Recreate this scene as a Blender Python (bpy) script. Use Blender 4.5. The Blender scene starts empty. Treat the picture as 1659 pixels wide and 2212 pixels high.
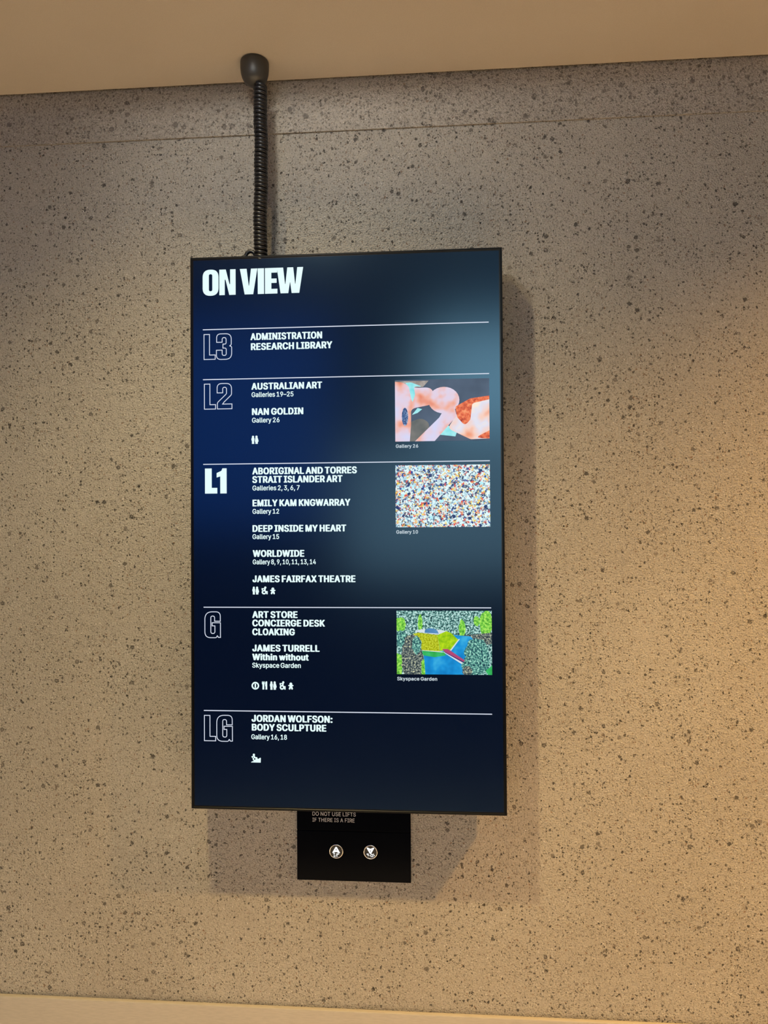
import bpy, bmesh, math, random
from mathutils import Matrix, Vector
from mathutils.geometry import delaunay_2d_cdt

S = bpy.context.scene
COL = S.collection
Z0 = 1.55                      # height of the display's centre above the floor

# ------------------------------------------------------------------ camera
cam_data = bpy.data.cameras.new('camera')
cam = bpy.data.objects.new('camera', cam_data)
COL.objects.link(cam)
cam_data.sensor_fit = 'VERTICAL'
cam_data.sensor_height = 36.0
cam_data.lens = 36.0 * 1550.0 / 2212.0
cam_data.clip_start = 0.02
RX = Vector((0.9972306, 0.07408632, -0.0065081))
UP = Vector((0.00762581, -0.01481376, 0.99986119))
FW = Vector((-0.07397962, 0.9971418, 0.01533771))
cam.matrix_world = Matrix(((RX.x, UP.x, -FW.x, 0.18640178),
                           (RX.y, UP.y, -FW.y, -1.53596494),
                           (RX.z, UP.z, -FW.z, 0.01510284 + Z0),
                           (0, 0, 0, 1)))
S.camera = cam

# ------------------------------------------------------------------ exposure, world, lights
S.view_settings.view_transform = 'Standard'
S.view_settings.look = 'None'
S.view_settings.gamma = 1.0
S.view_settings.exposure = 0.0
S.view_settings.use_curve_mapping = False
world = bpy.data.worlds.new('world')
S.world = world
world.use_nodes = True
world.node_tree.nodes['Background'].inputs[0].default_value = (0.8, 0.9, 1.0, 1)
world.node_tree.nodes['Background'].inputs[1].default_value = 0.02


def lamp(name, kind, loc, target, energy, color, **kw):
    d = bpy.data.lights.new(name, kind)
    d.energy = energy
    d.color = color
    for k, v in kw.items():
        setattr(d, k, v)
    o = bpy.data.objects.new(name, d)
    COL.objects.link(o)
    o.location = loc
    if target is not None:
        o.rotation_euler = (Vector(target) - Vector(loc)).to_track_quat('-Z', 'Y').to_euler()
    return o


# downlight in the lobby ceiling, up and to the left of the display
lamp('downlight', 'SPOT', (-0.41, -0.97, Z0 + 1.55), (0.02, -0.93, 0.0), 170, (1.000, 0.766, 0.325),
     spot_size=math.radians(102), spot_blend=1.0, shadow_soft_size=0.022)
# its neighbour in the row of downlights, beyond the right edge of the view
lamp('right_downlight', 'SPOT', (1.75, -0.97, Z0 + 1.55), (1.25, -0.80, 0.0), 415.0, (1.000, 0.54, 0.14),
     spot_size=math.radians(95), spot_blend=1.0, shadow_soft_size=0.022)
# unseen fill spot added to brighten the upper wall around the display
lamp('upper_wall_fill', 'SPOT', (-0.19, -0.72, Z0 + 1.03), (0.03, 0.0, Z0 + 0.45), 12.1, (1.000, 0.962, 0.862),
     spot_size=math.radians(120), spot_blend=1.0, shadow_soft_size=0.05)
# unseen area light added so the floor bounces warm light up to the soffit
lamp('floor_bounce_fill', 'AREA', (0.0, -1.5, Z0 + 2.0), (0.0, -1.5, 0), 60.0, (1.000, 0.856, 0.656),
     shape='RECTANGLE', size=2.6, size_y=0.5, spread=math.radians(50))

WINDOW_GLOW = 4.4

# letter outlines in cap-height units x 1000: advance, then handle, point, handle of each knot
GLYPHS = {
    ',': (369, '104 -235 74 -235 94 -110 113 15 133 140 178 140 224 140 269 140 235 15 200 -110 166 -235 135 -235'),
    '0': (891, '520 -13 446 -13 371 -13 308 7 255 47 203 88 163 146 135 223 108 299 94 391 94 499 94 607 108 699 136 776 164 853 204 912 256 952 309 993 372 1013 446 1013 519 1013 583 993 635 952 687 912 727 853 755 776 783 699 797 607 797 499 797 391 783 299 755 223 728 146 688 88 636 47 583 7;396 97 446 97 494 97 536 113 570 145 605 177 631 223 649 283 667 343 676 415 676 499 676 585 667 657 649 717 631 777 605 823 570 855 536 887 494 903 446 903 396 903 355 887 320 855 286 823 260 777 242 717 224 657 215 585 215 499 215 415 224 343 242 283 260 223 286 177 320 145 355 113'),
    '1': (891, '356 0 150 0 150 36 150 72 150 107 356 107 562 107 768 107 768 72 768 36 768 0 562 0;491 1000 542 1000 542 667 542 333 542 0 501 0 459 0 417 0 417 294 417 587 417 881 415 881 413 881 411 881 331 822 250 763 169 703 169 749 169 794 169 839 243 893 316 946 390 1000 441 1000'),
    '2': (891, '339 0 126 0 126 31 126 62 126 93 237 212 349 331 460 450 498 489 530 525 555 555 580 585 598 614 611 642 623 669 630 699 630 730 630 766 621 797 605 823 588 849 566 869 537 883 508 896 476 903 440 903 401 903 367 895 339 880 310 864 288 841 273 813 257 784 250 750 250 711 209 711 169 711 129 711 129 771 142 824 169 869 197 915 234 950 281 976 329 1001 382 1013 442 1013 502 1013 555 1001 601 976 647 951 684 918 710 875 736 833 749 785 749 732 749 695 742 659 729 624 716 590 693 551 660 508 628 466 583 414 525 353 450 275 375 197 300 119 300 116 300 114 300 111 455 111 610 111 765 111 765 74 765 37 765 0 552 0'),
    '3': (891, '496 -13 428 -13 367 -13 312 -3 261 19 210 41 169 72 138 113 107 153 89 202 86 259 129 259 172 259 215 259 218 225 229 195 249 171 268 147 294 129 325 116 356 104 391 98 430 98 471 98 508 105 541 119 573 134 599 155 618 183 637 210 647 244 647 285 647 321 638 355 621 386 604 416 577 441 540 459 503 477 455 487 395 487 366 487 337 487 308 487 308 520 308 554 308 588 394 686 480 783 566 881 566 884 566 886 566 889 423 889 280 889 137 889 137 926 137 963 137 1000 335 1000 534 1000 732 1000 732 968 732 937 732 905 627 786 521 666 415 547 415 554 415 561 415 568 489 575 553 567 606 542 659 518 700 483 729 437 758 392 772 341 772 285 772 226 758 175 728 130 699 85 658 50 607 24 555 -1'),
    '4': (891, '323 207 78 207 78 242 78 277 78 311 214 541 349 770 485 1000 527 1000 569 1000 611 1000 478 775 346 551 213 326 213 324 213 322 213 319 413 319 613 319 812 319 812 282 812 245 812 207 567 207;594 0 554 0 554 79 554 159 554 238 554 255 554 271 554 287 554 400 554 512 554 624 594 624 634 624 674 624 674 416 674 208 674 0 634 0'),
    '5': (891, '499 -13 435 -13 375 -13 322 -2 275 22 228 45 191 77 163 118 135 159 120 205 117 256 158 256 199 256 240 256 243 226 253 199 271 175 289 151 312 132 341 118 369 105 400 98 435 98 475 98 511 107 543 127 575 146 600 172 617 205 635 238 644 276 644 319 644 362 635 400 616 435 598 469 572 496 540 515 507 535 470 544 428 544 395 544 362 539 329 528 297 516 271 502 252 483 212 488 172 492 132 497 151 664 170 832 189 1000 366 1000 543 1000 720 1000 720 963 720 926 720 889 579 889 437 889 296 889 285 790 274 691 263 593 265 593 266 593 268 593 290 612 317 627 349 639 381 650 415 656 451 656 497 656 539 647 578 631 616 614 650 591 678 561 707 531 729 495 745 454 761 414 768 369 768 321 768 256 754 199 725 149 696 98 657 59 607 30 557 1'),
    '6': (891, '507 -13 445 -13 383 -13 328 1 280 29 231 57 194 96 166 146 139 196 125 254 125 318 125 366 135 417 157 470 178 523 216 589 270 669 345 779 421 890 496 1000 542 1000 587 1000 633 1000 521 838 409 676 297 513 293 513 289 513 286 513 295 532 308 550 324 565 341 581 361 594 385 603 408 613 434 617 462 617 523 617 576 605 621 579 666 554 701 518 727 471 752 425 764 371 764 309 764 247 751 191 723 143 695 94 657 56 609 28 562 0;406 95 445 95 484 95 518 105 548 123 577 142 601 167 618 199 635 232 644 268 644 309 644 351 635 388 618 419 601 451 577 476 548 494 518 512 484 521 445 521 406 521 372 513 342 495 312 477 288 452 271 420 254 389 246 353 246 311 246 269 254 232 271 200 288 167 312 142 342 123 372 105'),
    '7': (891, '235 0 191 0 339 294 487 587 636 881 636 884 636 886 636 889 464 889 293 889 122 889 122 926 122 963 122 1000 337 1000 553 1000 768 1000 768 961 768 921 768 882 620 588 472 294 324 0 280 0'),
    '8': (891, '512 -13 445 -13 377 -13 318 -1 266 22 215 46 175 79 146 121 117 164 102 212 102 266 102 308 111 348 128 384 145 420 169 450 199 474 229 498 262 513 300 520 300 522 300 523 300 525 251 537 212 564 182 605 153 646 138 694 138 748 138 799 151 844 178 884 204 924 240 956 287 979 333 1002 385 1013 445 1013 504 1013 556 1002 602 979 648 956 684 924 710 884 737 844 750 799 750 748 750 694 736 647 706 605 677 564 638 537 591 525 591 523 591 522 591 520 627 513 661 498 690 474 720 450 744 420 761 384 779 348 788 308 788 266 788 212 773 164 744 121 715 79 674 46 623 22 571 -1;400 97 445 97 489 97 528 104 560 118 592 133 617 153 635 180 653 206 662 237 662 272 662 310 652 342 634 371 615 399 589 422 556 438 523 454 486 462 445 462 403 462 365 454 333 438 300 422 274 399 255 371 236 342 227 310 227 272 227 237 236 206 253 180 271 153 296 133 329 118 362 104;409 569 445 569 480 569 512 576 539 590 566 604 588 624 604 650 620 675 628 705 628 738 628 772 620 801 605 826 589 851 568 870 541 884 513 897 481 904 445 904 408 904 376 897 349 884 321 870 300 851 284 826 269 801 261 772 261 738 261 705 269 675 284 650 300 624 321 604 349 590 377 576'),
    '9': (891, '383 1013 444 1013 506 1013 562 999 610 971 658 943 696 904 723 854 751 804 764 746 764 682 764 634 754 583 733 530 711 477 674 411 619 331 544 221 469 110 394 0 348 0 302 0 256 0 368 162 481 324 593 487 596 487 600 487 604 487 595 468 582 450 565 435 548 419 528 406 505 397 481 387 456 383 428 383 368 383 315 395 269 421 224 446 189 482 163 529 138 575 125 629 125 691 125 754 139 809 166 858 194 906 232 944 280 972 328 1000;484 905 444 905 406 905 372 895 342 877 312 858 289 833 272 801 255 768 246 732 246 691 246 650 255 613 272 581 289 549 312 524 342 506 372 488 406 479 444 479 483 479 518 487 548 505 578 523 601 548 618 580 635 612 644 648 644 689 644 731 635 768 618 800 601 833 578 858 548 877 518 895'),
    ':': (369, '212 -9 187 -9 163 -9 141 0 124 17 106 35 97 56 97 81 97 106 106 127 124 144 141 162 163 170 187 170 212 170 234 162 251 144 268 127 277 106 277 81 277 56 268 35 251 17 234 0;212 532 187 532 163 532 141 541 124 558 106 576 97 597 97 621 97 647 106 668 124 685 141 703 163 711 187 711 212 711 234 703 251 685 268 668 277 647 277 621 277 597 268 576 251 558 234 541'),
    'A': (943, '77 0 32 0 153 333 275 667 396 1000 445 1000 494 1000 543 1000 665 667 788 333 910 0 866 0 821 0 777 0 706 198 635 396 564 595 551 631 536 677 519 732 502 786 481 856 456 940 465 940 473 940 482 940 457 855 436 784 418 729 401 674 386 629 374 595 305 396 236 198 167 0 122 0;386 279 216 279 216 316 216 353 216 391 386 391 557 391 727 391 727 353 727 316 727 279 557 279'),
    'B': (897, '240 0 118 0 118 333 118 667 118 1000 237 1000 355 1000 474 1000 543 1000 601 988 646 964 692 941 726 909 749 869 771 829 783 784 783 735 783 692 775 657 760 629 745 601 725 579 700 562 676 545 648 533 619 524 619 521 619 518 619 515 651 513 683 502 714 483 745 463 771 435 791 399 811 364 821 320 821 268 821 217 810 172 787 131 763 91 727 59 677 35 628 12 563 0 485 0 362 0;245 226 245 112 324 112 402 112 481 112 559 112 615 127 648 157 682 186 699 224 699 268 699 302 690 333 673 361 656 389 632 412 601 429 569 445 532 454 488 454 407 454 326 454 245 454 245 340;245 670 245 561 319 561 394 561 468 561 504 561 537 568 566 582 596 596 618 616 635 642 652 667 660 697 660 732 660 776 645 813 614 843 584 873 536 888 472 888 396 888 321 888 245 888 245 779'),
    'C': (1003, '577 -13 526 -13 439 -13 362 7 295 49 228 91 175 150 137 227 98 303 79 394 79 499 79 605 98 696 137 773 175 850 228 909 295 951 362 993 439 1013 526 1013 576 1013 624 1006 669 991 714 977 754 955 790 926 826 898 856 863 880 822 904 782 921 736 930 685 887 685 845 685 803 685 795 719 783 749 765 776 748 802 727 824 702 842 678 860 650 874 620 883 590 891 558 896 526 896 464 896 409 881 361 850 312 819 274 774 246 715 217 656 203 584 203 499 203 415 218 343 246 284 274 225 313 181 361 150 410 119 465 104 526 104 558 104 590 109 620 118 650 127 678 140 702 158 727 176 748 198 765 225 783 251 795 281 803 315 845 315 887 315 930 315 921 264 905 219 881 178 857 138 827 103 791 74 755 46 714 24 669 9 624 -6'),
    'D': (987, '532 0 430 0 350 0 269 0 189 0 189 37 189 75 189 112 266 112 344 112 422 112 504 112 571 128 625 159 679 190 719 235 745 293 771 351 785 421 785 502 785 582 771 651 745 709 719 766 680 811 628 842 576 872 512 888 434 888 351 888 267 888 183 888 183 925 183 963 183 1000 270 1000 356 1000 443 1000 540 1000 624 980 693 940 762 900 815 843 852 769 889 694 907 605 907 502 907 398 889 308 852 233 815 158 760 101 689 60 618 20;203 1000 245 1000 245 667 245 333 245 0 203 0 160 0 118 0 118 333 118 667 118 1000 160 1000'),
    'E': (823, '325 0 118 0 118 333 118 667 118 1000 323 1000 528 1000 732 1000 732 963 732 925 732 888 570 888 407 888 245 888 245 779 245 670 245 562 396 562 547 562 699 562 699 524 699 487 699 450 547 450 396 450 245 450 245 337 245 225 245 112 409 112 573 112 738 112 738 75 738 37 738 0 531 0'),
    'F': (806, '160 0 118 0 118 333 118 667 118 1000 321 1000 523 1000 726 1000 726 963 726 925 726 888 565 888 405 888 245 888 245 774 245 661 245 547 390 547 535 547 681 547 681 510 681 472 681 435 535 435 390 435 245 435 245 290 245 145 245 0 203 0'),
    'G': (1023, '608 -13 528 -13 439 -13 361 7 294 49 226 91 174 150 136 227 98 304 79 395 79 499 79 605 98 696 136 773 174 850 226 909 293 951 359 993 435 1013 521 1013 574 1013 623 1006 669 990 715 974 756 952 793 922 829 893 859 859 883 818 907 778 923 734 932 685 889 685 845 685 802 685 792 718 778 747 761 773 744 799 724 821 700 839 676 858 650 872 620 882 590 891 557 896 521 896 462 896 408 881 360 850 312 819 274 774 246 715 217 656 203 584 203 499 203 415 218 343 246 285 274 226 313 181 362 150 411 119 466 104 528 104 585 104 634 116 678 140 721 164 754 198 779 242 803 287 815 338 815 398 828 396 841 394 854 391 754 391 655 391 556 391 556 428 556 466 556 503 684 503 812 503 940 503 940 466 940 430 940 393 940 311 922 239 886 179 851 118 802 70 740 37 679 3'),
    'H': (1016, '160 0 118 0 118 333 118 667 118 1000 160 1000 203 1000 245 1000 245 856 245 712 245 568 420 568 596 568 771 568 771 712 771 856 771 1000 813 1000 856 1000 898 1000 898 667 898 333 898 0 856 0 813 0 771 0 771 152 771 304 771 456 596 456 420 456 245 456 245 304 245 152 245 0 203 0'),
    'I': (591, '217 0 61 0 61 37 61 75 61 112 118 112 175 112 232 112 232 371 232 629 232 888 175 888 118 888 61 888 61 925 61 963 61 1000 217 1000 373 1000 530 1000 530 963 530 925 530 888 473 888 416 888 359 888 359 629 359 371 359 112 416 112 473 112 530 112 530 75 530 37 530 0 373 0'),
    'J': (779, '451 -13 364 -13 276 -13 204 13 148 64 93 116 65 190 65 286 65 304 65 322 65 340 107 340 150 340 192 340 192 322 192 304 192 286 192 225 208 178 239 146 270 114 312 98 364 98 415 98 456 114 487 146 519 178 534 225 534 286 534 524 534 762 534 1000 577 1000 619 1000 661 1000 661 762 661 524 661 286 661 190 633 116 578 64 523 13'),
    'K': (917, '286 372 205 286 205 332 205 379 205 425 228 455 251 485 273 513 296 541 319 569 343 596 367 623 391 650 416 677 516 784 615 892 715 1000 770 1000 826 1000 881 1000 739 847 597 695 454 542 452 543 450 543 448 543 367 457;160 0 118 0 118 333 118 667 118 1000 160 1000 203 1000 245 1000 245 886 245 771 245 657 245 585 244 514 244 442 244 421 245 401 245 380 245 253 245 127 245 0 203 0;782 0 732 0 611 170 490 340 369 509 396 542 422 575 448 608 593 405 737 203 882 0 832 0'),
    'L': (772, '315 0 118 0 118 333 118 667 118 1000 160 1000 203 1000 245 1000 245 704 245 408 245 112 400 112 555 112 710 112 710 75 710 37 710 0 513 0'),
    'M': (1235, '159 0 118 0 118 333 118 667 118 1000 178 1000 238 1000 298 1000 380 789 463 579 545 368 551 353 557 335 565 312 572 290 580 266 588 241 597 215 604 190 612 165 620 139 626 117 632 96 623 96 613 96 604 96 610 116 617 138 625 162 632 187 640 212 649 238 657 264 665 288 672 311 680 334 687 353 693 368 774 579 855 789 936 1000 996 1000 1056 1000 1116 1000 1116 667 1116 333 1116 0 1074 0 1033 0 991 0 991 191 991 381 991 572 991 593 991 616 992 643 992 669 992 696 993 725 994 753 994 783 995 812 996 842 996 870 997 899 1000 899 1004 899 1008 899 999 868 989 836 978 805 968 773 957 742 947 713 937 684 928 657 919 633 910 608 902 588 896 572 821 381 747 191 672 0 635 0 599 0 562 0 487 191 411 381 335 572 329 587 321 607 313 631 304 655 295 681 285 710 275 739 264 769 254 801 243 834 232 866 220 899 225 899 229 899 234 899 234 874 235 847 236 818 237 789 237 760 238 731 238 701 238 673 239 646 239 618 240 594 240 572 240 381 240 191 240 0 199 0'),
    'N': (1029, '161 0 118 0 118 333 118 667 118 1000 168 1000 218 1000 268 1000 403 786 539 573 674 359 685 343 698 322 713 296 728 271 744 242 762 210 779 178 796 144 813 108 808 107 802 106 796 105 792 142 789 178 788 213 786 248 785 280 785 309 784 338 784 363 784 383 784 589 784 794 784 1000 826 1000 868 1000 911 1000 911 667 911 333 911 0 861 0 811 0 760 0 639 190 518 380 397 570 382 596 365 622 349 650 332 678 313 711 291 749 269 787 243 834 211 889 219 890 227 891 234 892 236 842 238 796 240 754 242 712 243 676 244 645 245 614 246 589 246 572 246 381 246 191 246 0 203 0'),
    'O': (1048, '611 -13 525 -13 439 -13 363 7 296 49 229 91 176 150 137 227 99 303 79 394 79 499 79 605 99 696 137 773 176 850 229 909 296 951 363 993 439 1013 525 1013 611 1013 687 993 754 951 821 909 873 850 912 773 950 696 969 605 969 499 969 394 950 303 912 227 873 150 821 91 754 49 687 7;465 104 525 104 584 104 638 119 687 149 735 180 774 224 803 283 831 342 846 414 846 499 846 585 831 658 803 717 774 776 735 820 687 851 638 881 584 896 525 896 465 896 411 881 362 850 314 820 275 775 246 716 218 657 203 585 203 499 203 414 218 342 246 284 275 225 314 180 362 150 411 119'),
    'P': (874, '160 0 118 0 118 333 118 667 118 1000 233 1000 348 1000 462 1000 539 1000 603 986 653 958 704 930 741 892 766 845 791 797 803 743 803 683 803 624 791 570 766 522 741 474 704 436 653 407 603 379 539 365 462 365 380 365 297 365 215 365 215 402 215 439 215 477 296 477 376 477 457 477 509 477 552 485 584 503 616 521 640 546 655 577 670 609 677 644 677 683 677 723 670 758 655 789 640 820 616 844 584 862 551 880 509 889 456 889 386 889 315 889 245 889 245 592 245 296 245 0 203 0'),
    'R': (883, '160 0 118 0 118 333 118 667 118 1000 233 1000 349 1000 464 1000 541 1000 604 987 655 960 705 934 743 898 767 851 792 805 805 752 805 692 805 632 792 579 767 534 743 488 705 452 654 427 604 401 540 389 464 389 372 389 281 389 189 389 189 426 189 464 189 501 279 501 369 501 459 501 511 501 553 509 585 524 617 540 641 562 656 591 671 619 679 653 679 692 679 732 671 766 656 796 641 825 617 848 585 864 552 880 510 889 458 889 387 889 316 889 245 889 245 592 245 296 245 0 203 0;743 0 694 0 613 150 533 300 452 450 500 450 548 450 595 450 677 300 759 150 841 0 792 0'),
    'S': (878, '516 -17 440 -17 367 -17 304 -6 251 18 197 42 155 75 126 118 96 161 79 211 75 268 119 268 162 268 205 268 209 230 221 198 243 172 264 147 293 128 327 115 362 103 399 97 440 97 485 97 526 104 562 118 598 133 627 154 648 181 669 207 679 238 679 274 679 306 670 332 653 352 635 372 611 389 582 402 552 415 518 427 481 437 441 448 401 459 361 470 278 493 214 526 169 568 124 611 102 666 102 732 102 789 117 838 147 880 178 922 219 955 270 979 322 1002 381 1013 446 1013 513 1013 571 1002 621 978 672 955 712 923 741 882 771 841 786 795 788 743 746 743 705 743 663 743 658 793 635 832 594 860 553 887 503 901 442 901 399 901 362 894 329 880 296 866 271 847 253 822 235 798 226 770 226 738 226 704 237 677 257 656 278 635 303 618 333 606 362 593 391 584 417 577 451 567 485 558 519 549 549 541 580 531 612 518 645 505 676 488 705 467 734 446 757 420 776 388 794 357 803 318 803 272 803 218 788 169 760 125 731 81 690 46 636 21 581 -5'),
    'T': (882, '168 888 62 888 62 925 62 963 62 1000 315 1000 567 1000 819 1000 819 963 819 925 819 888 715 888 610 888 505 888 505 592 505 296 505 0 463 0 421 0 379 0 379 296 379 592 379 888 273 888'),
    'U': (1017, '587 -16 509 -16 430 -16 361 -1 303 30 244 61 199 103 166 157 134 211 118 272 118 340 118 560 118 780 118 1000 160 1000 202 1000 244 1000 244 783 244 567 244 350 244 302 255 260 277 222 298 185 328 155 368 134 407 112 454 101 509 101 564 101 611 112 650 134 689 155 719 185 740 222 761 260 772 302 772 350 772 567 772 783 772 1000 814 1000 856 1000 899 1000 899 780 899 560 899 340 899 272 883 211 850 157 818 103 773 61 714 30 656 -1'),
    'W': (1349, '354 0 305 0 214 333 123 667 32 1000 75 1000 119 1000 162 1000 215 795 268 590 321 385 329 353 337 319 345 286 353 252 360 218 367 184 374 149 381 114 387 78 382 78 377 78 372 78 379 114 385 149 393 184 400 218 407 252 415 286 423 319 432 353 440 385 494 590 548 795 602 1000 650 1000 698 1000 746 1000 800 795 854 590 907 385 916 353 925 319 933 286 940 252 948 218 956 184 963 149 970 114 977 78 971 78 966 78 960 78 966 114 973 149 981 184 988 218 995 252 1003 286 1011 319 1019 353 1028 385 1080 590 1133 795 1186 1000 1229 1000 1273 1000 1316 1000 1225 667 1134 333 1042 0 993 0 944 0 895 0 838 212 780 423 723 635 712 677 701 721 691 769 680 818 670 872 660 934 669 934 678 934 687 934 677 875 668 823 658 776 649 729 638 682 625 635 568 423 510 212 453 0 404 0'),
    'X': (932, '84 0 36 0 166 186 296 373 427 559 427 528 427 496 427 464 304 643 181 821 58 1000 107 1000 156 1000 205 1000 253 929 301 858 350 787 370 757 387 732 401 710 415 689 427 667 439 647 451 626 464 602 479 574 471 574 464 574 456 574 471 601 484 625 495 646 507 667 520 688 534 710 549 731 566 757 587 787 636 858 685 929 734 1000 782 1000 830 1000 877 1000 754 823 632 647 509 470 509 501 509 532 509 564 638 376 767 188 896 0 847 0 799 0 750 0 692 85 633 170 574 254 556 281 540 305 528 324 515 344 502 364 491 384 480 404 467 428 453 454 462 454 471 454 481 454 467 429 455 406 443 386 431 366 419 346 405 326 392 305 376 282 357 254 298 170 239 85 180 0 132 0'),
    'Y': (928, '442 0 400 0 400 136 400 273 400 409 277 606 155 803 32 1000 81 1000 130 1000 179 1000 245 892 312 785 378 677 400 641 419 607 437 574 454 541 472 501 491 453 474 453 457 453 440 453 458 502 476 543 494 576 511 609 530 643 551 677 617 785 683 892 749 1000 798 1000 846 1000 895 1000 772 803 649 606 527 409 527 273 527 136 527 0 485 0'),
    'a': (765, '357 -17 314 -17 267 -17 224 -8 186 10 147 27 116 53 94 88 71 122 60 163 60 212 60 255 68 290 85 316 102 343 124 364 152 380 181 395 212 406 246 414 281 422 315 428 350 432 395 438 431 443 459 446 487 449 508 454 521 462 535 469 542 482 542 501 542 502 542 503 542 505 542 536 536 562 524 583 513 605 495 621 471 633 448 645 419 650 385 650 349 650 319 645 293 634 268 622 247 608 231 591 215 574 204 557 197 538 158 550 119 561 81 572 98 618 123 654 154 680 186 707 222 726 261 738 301 750 341 756 381 756 408 756 438 752 470 746 502 739 533 727 562 708 591 690 615 664 634 630 652 595 662 550 662 494 662 329 662 165 662 0 622 0 583 0 544 0 544 34 544 68 544 102 541 102 538 102 536 102 527 85 514 67 495 48 477 30 453 15 423 2 393 -11;305 89 335 89 380 89 417 98 448 115 479 133 502 155 518 183 534 211 542 240 542 271 542 305 542 339 542 373 537 367 526 362 510 358 494 353 476 349 455 346 434 342 414 339 394 337 374 334 358 332 345 330 316 327 289 320 264 312 239 303 219 290 203 274 188 257 181 235 181 206 181 181 187 159 200 142 214 125 232 112 255 103 278 94'),
    'c': (778, '445 -16 407 -16 340 -16 281 0 230 32 179 64 139 109 110 167 81 225 67 292 67 368 67 446 81 514 110 572 139 630 179 675 230 707 281 740 340 756 407 756 444 756 479 751 511 741 544 732 573 718 600 700 626 682 649 659 668 633 687 606 701 577 711 544 672 534 634 525 595 515 590 534 582 552 571 568 560 585 546 599 531 611 515 623 496 632 476 639 455 645 432 648 407 648 358 648 317 635 285 610 253 584 229 550 213 508 197 465 189 419 189 368 189 319 197 273 213 231 229 189 253 155 285 130 317 104 358 91 407 91 433 91 456 95 477 101 498 108 516 118 532 130 548 142 562 157 573 174 584 191 593 210 598 230 636 221 675 211 713 201 704 167 690 137 671 110 652 84 629 61 602 42 575 23 545 9 512 -1 480 -11'),
    'd': (834, '430 -16 384 -16 322 -16 267 0 219 32 171 63 134 108 107 166 81 224 67 292 67 371 67 449 81 517 108 575 135 633 172 677 220 709 267 740 322 756 385 756 431 756 469 748 497 733 526 717 548 699 565 680 581 660 594 642 602 628 605 628 608 628 611 628 611 752 611 876 611 1000 651 1000 691 1000 731 1000 731 667 731 333 731 0 692 0 653 0 615 0 615 38 615 77 615 115 611 115 607 115 603 115 594 100 581 82 564 61 547 41 525 23 496 7 467 -8;356 92 402 92 447 92 486 104 517 128 549 151 572 184 589 226 605 268 613 317 613 372 613 428 605 476 589 517 573 558 549 590 518 613 486 637 448 648 402 648 355 648 316 636 284 612 253 588 229 555 213 513 197 472 189 425 189 372 189 319 197 271 213 229 230 187 253 153 285 129 317 104'),
    'e': (794, '468 -16 417 -16 344 -16 282 0 230 32 178 64 138 109 109 167 81 224 67 291 67 367 67 444 81 511 109 569 136 628 176 673 226 706 277 739 336 756 403 756 444 756 484 749 522 735 561 722 596 700 628 670 659 640 684 602 702 554 720 506 730 449 730 381 730 365 730 349 730 333 535 333 341 333 147 333 147 367 147 400 147 434 319 434 492 434 664 434 646 422 627 410 609 397 609 447 601 490 585 528 570 566 547 595 516 617 486 638 448 649 403 649 358 649 320 638 288 616 256 594 231 565 214 530 197 494 189 456 189 415 189 393 189 371 189 349 189 294 198 247 217 209 236 170 263 141 297 121 331 101 371 91 417 91 447 91 474 95 499 104 523 112 544 126 561 143 579 160 592 182 601 207 640 198 679 188 717 179 706 140 687 106 659 77 631 48 596 25 555 9 514 -8'),
    'h': (806, '223 489 223 446 223 297 223 149 223 0 183 0 143 0 103 0 103 333 103 667 103 1000 143 1000 183 1000 223 1000 223 855 223 710 223 565 216 565 209 565 201 565 224 634 257 682 299 712 341 741 391 756 447 756 498 756 542 745 580 724 618 704 648 672 670 631 691 589 702 536 702 472 702 315 702 157 702 0 662 0 622 0 582 0 582 154 582 308 582 462 582 521 567 566 537 598 506 631 465 647 413 647 377 647 345 639 316 624 287 608 265 586 248 556 232 526'),
    'i': (328, '143 0 103 0 103 249 103 497 103 746 143 746 183 746 223 746 223 497 223 249 223 0 183 0;188 870 164 870 142 870 122 878 106 894 89 909 81 928 81 950 81 972 89 991 106 1006 122 1022 142 1030 164 1030 188 1030 207 1022 224 1006 240 991 248 972 248 950 248 928 240 909 224 894 207 878'),
    'k': (748, '260 310 216 268 216 318 216 367 216 416 223 416 230 416 237 416 344 526 452 636 559 746 609 746 658 746 708 746 593 628 477 510 362 392 357 392 353 392 348 392 304 351;143 0 103 0 103 333 103 667 103 1000 143 1000 183 1000 223 1000 223 667 223 333 223 0 183 0;629 0 578 0 482 122 386 243 291 365 319 393 347 421 376 450 494 300 613 150 732 0 680 0'),
    'l': (372, '289 -5 274 -5 216 -5 173 10 145 40 117 69 103 111 103 166 103 444 103 722 103 1000 143 1000 183 1000 223 1000 223 731 223 463 223 194 223 160 228 136 236 122 245 109 262 102 287 102 299 102 309 102 315 103 322 104 328 105 334 107 341 73 348 39 355 5 345 3 332 0 318 -2 303 -4'),
    'n': (805, '223 489 223 446 223 297 223 149 223 0 183 0 143 0 103 0 103 249 103 497 103 746 142 746 181 746 219 746 220 685 220 625 220 565 214 565 208 565 201 565 224 634 257 682 299 712 341 741 391 756 447 756 498 756 542 745 580 724 618 704 648 672 669 631 691 589 702 536 702 472 702 315 702 157 702 0 662 0 622 0 582 0 582 154 582 308 582 462 582 521 567 566 537 598 506 631 465 647 413 647 377 647 345 639 316 624 287 608 265 586 248 556 232 526'),
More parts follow.
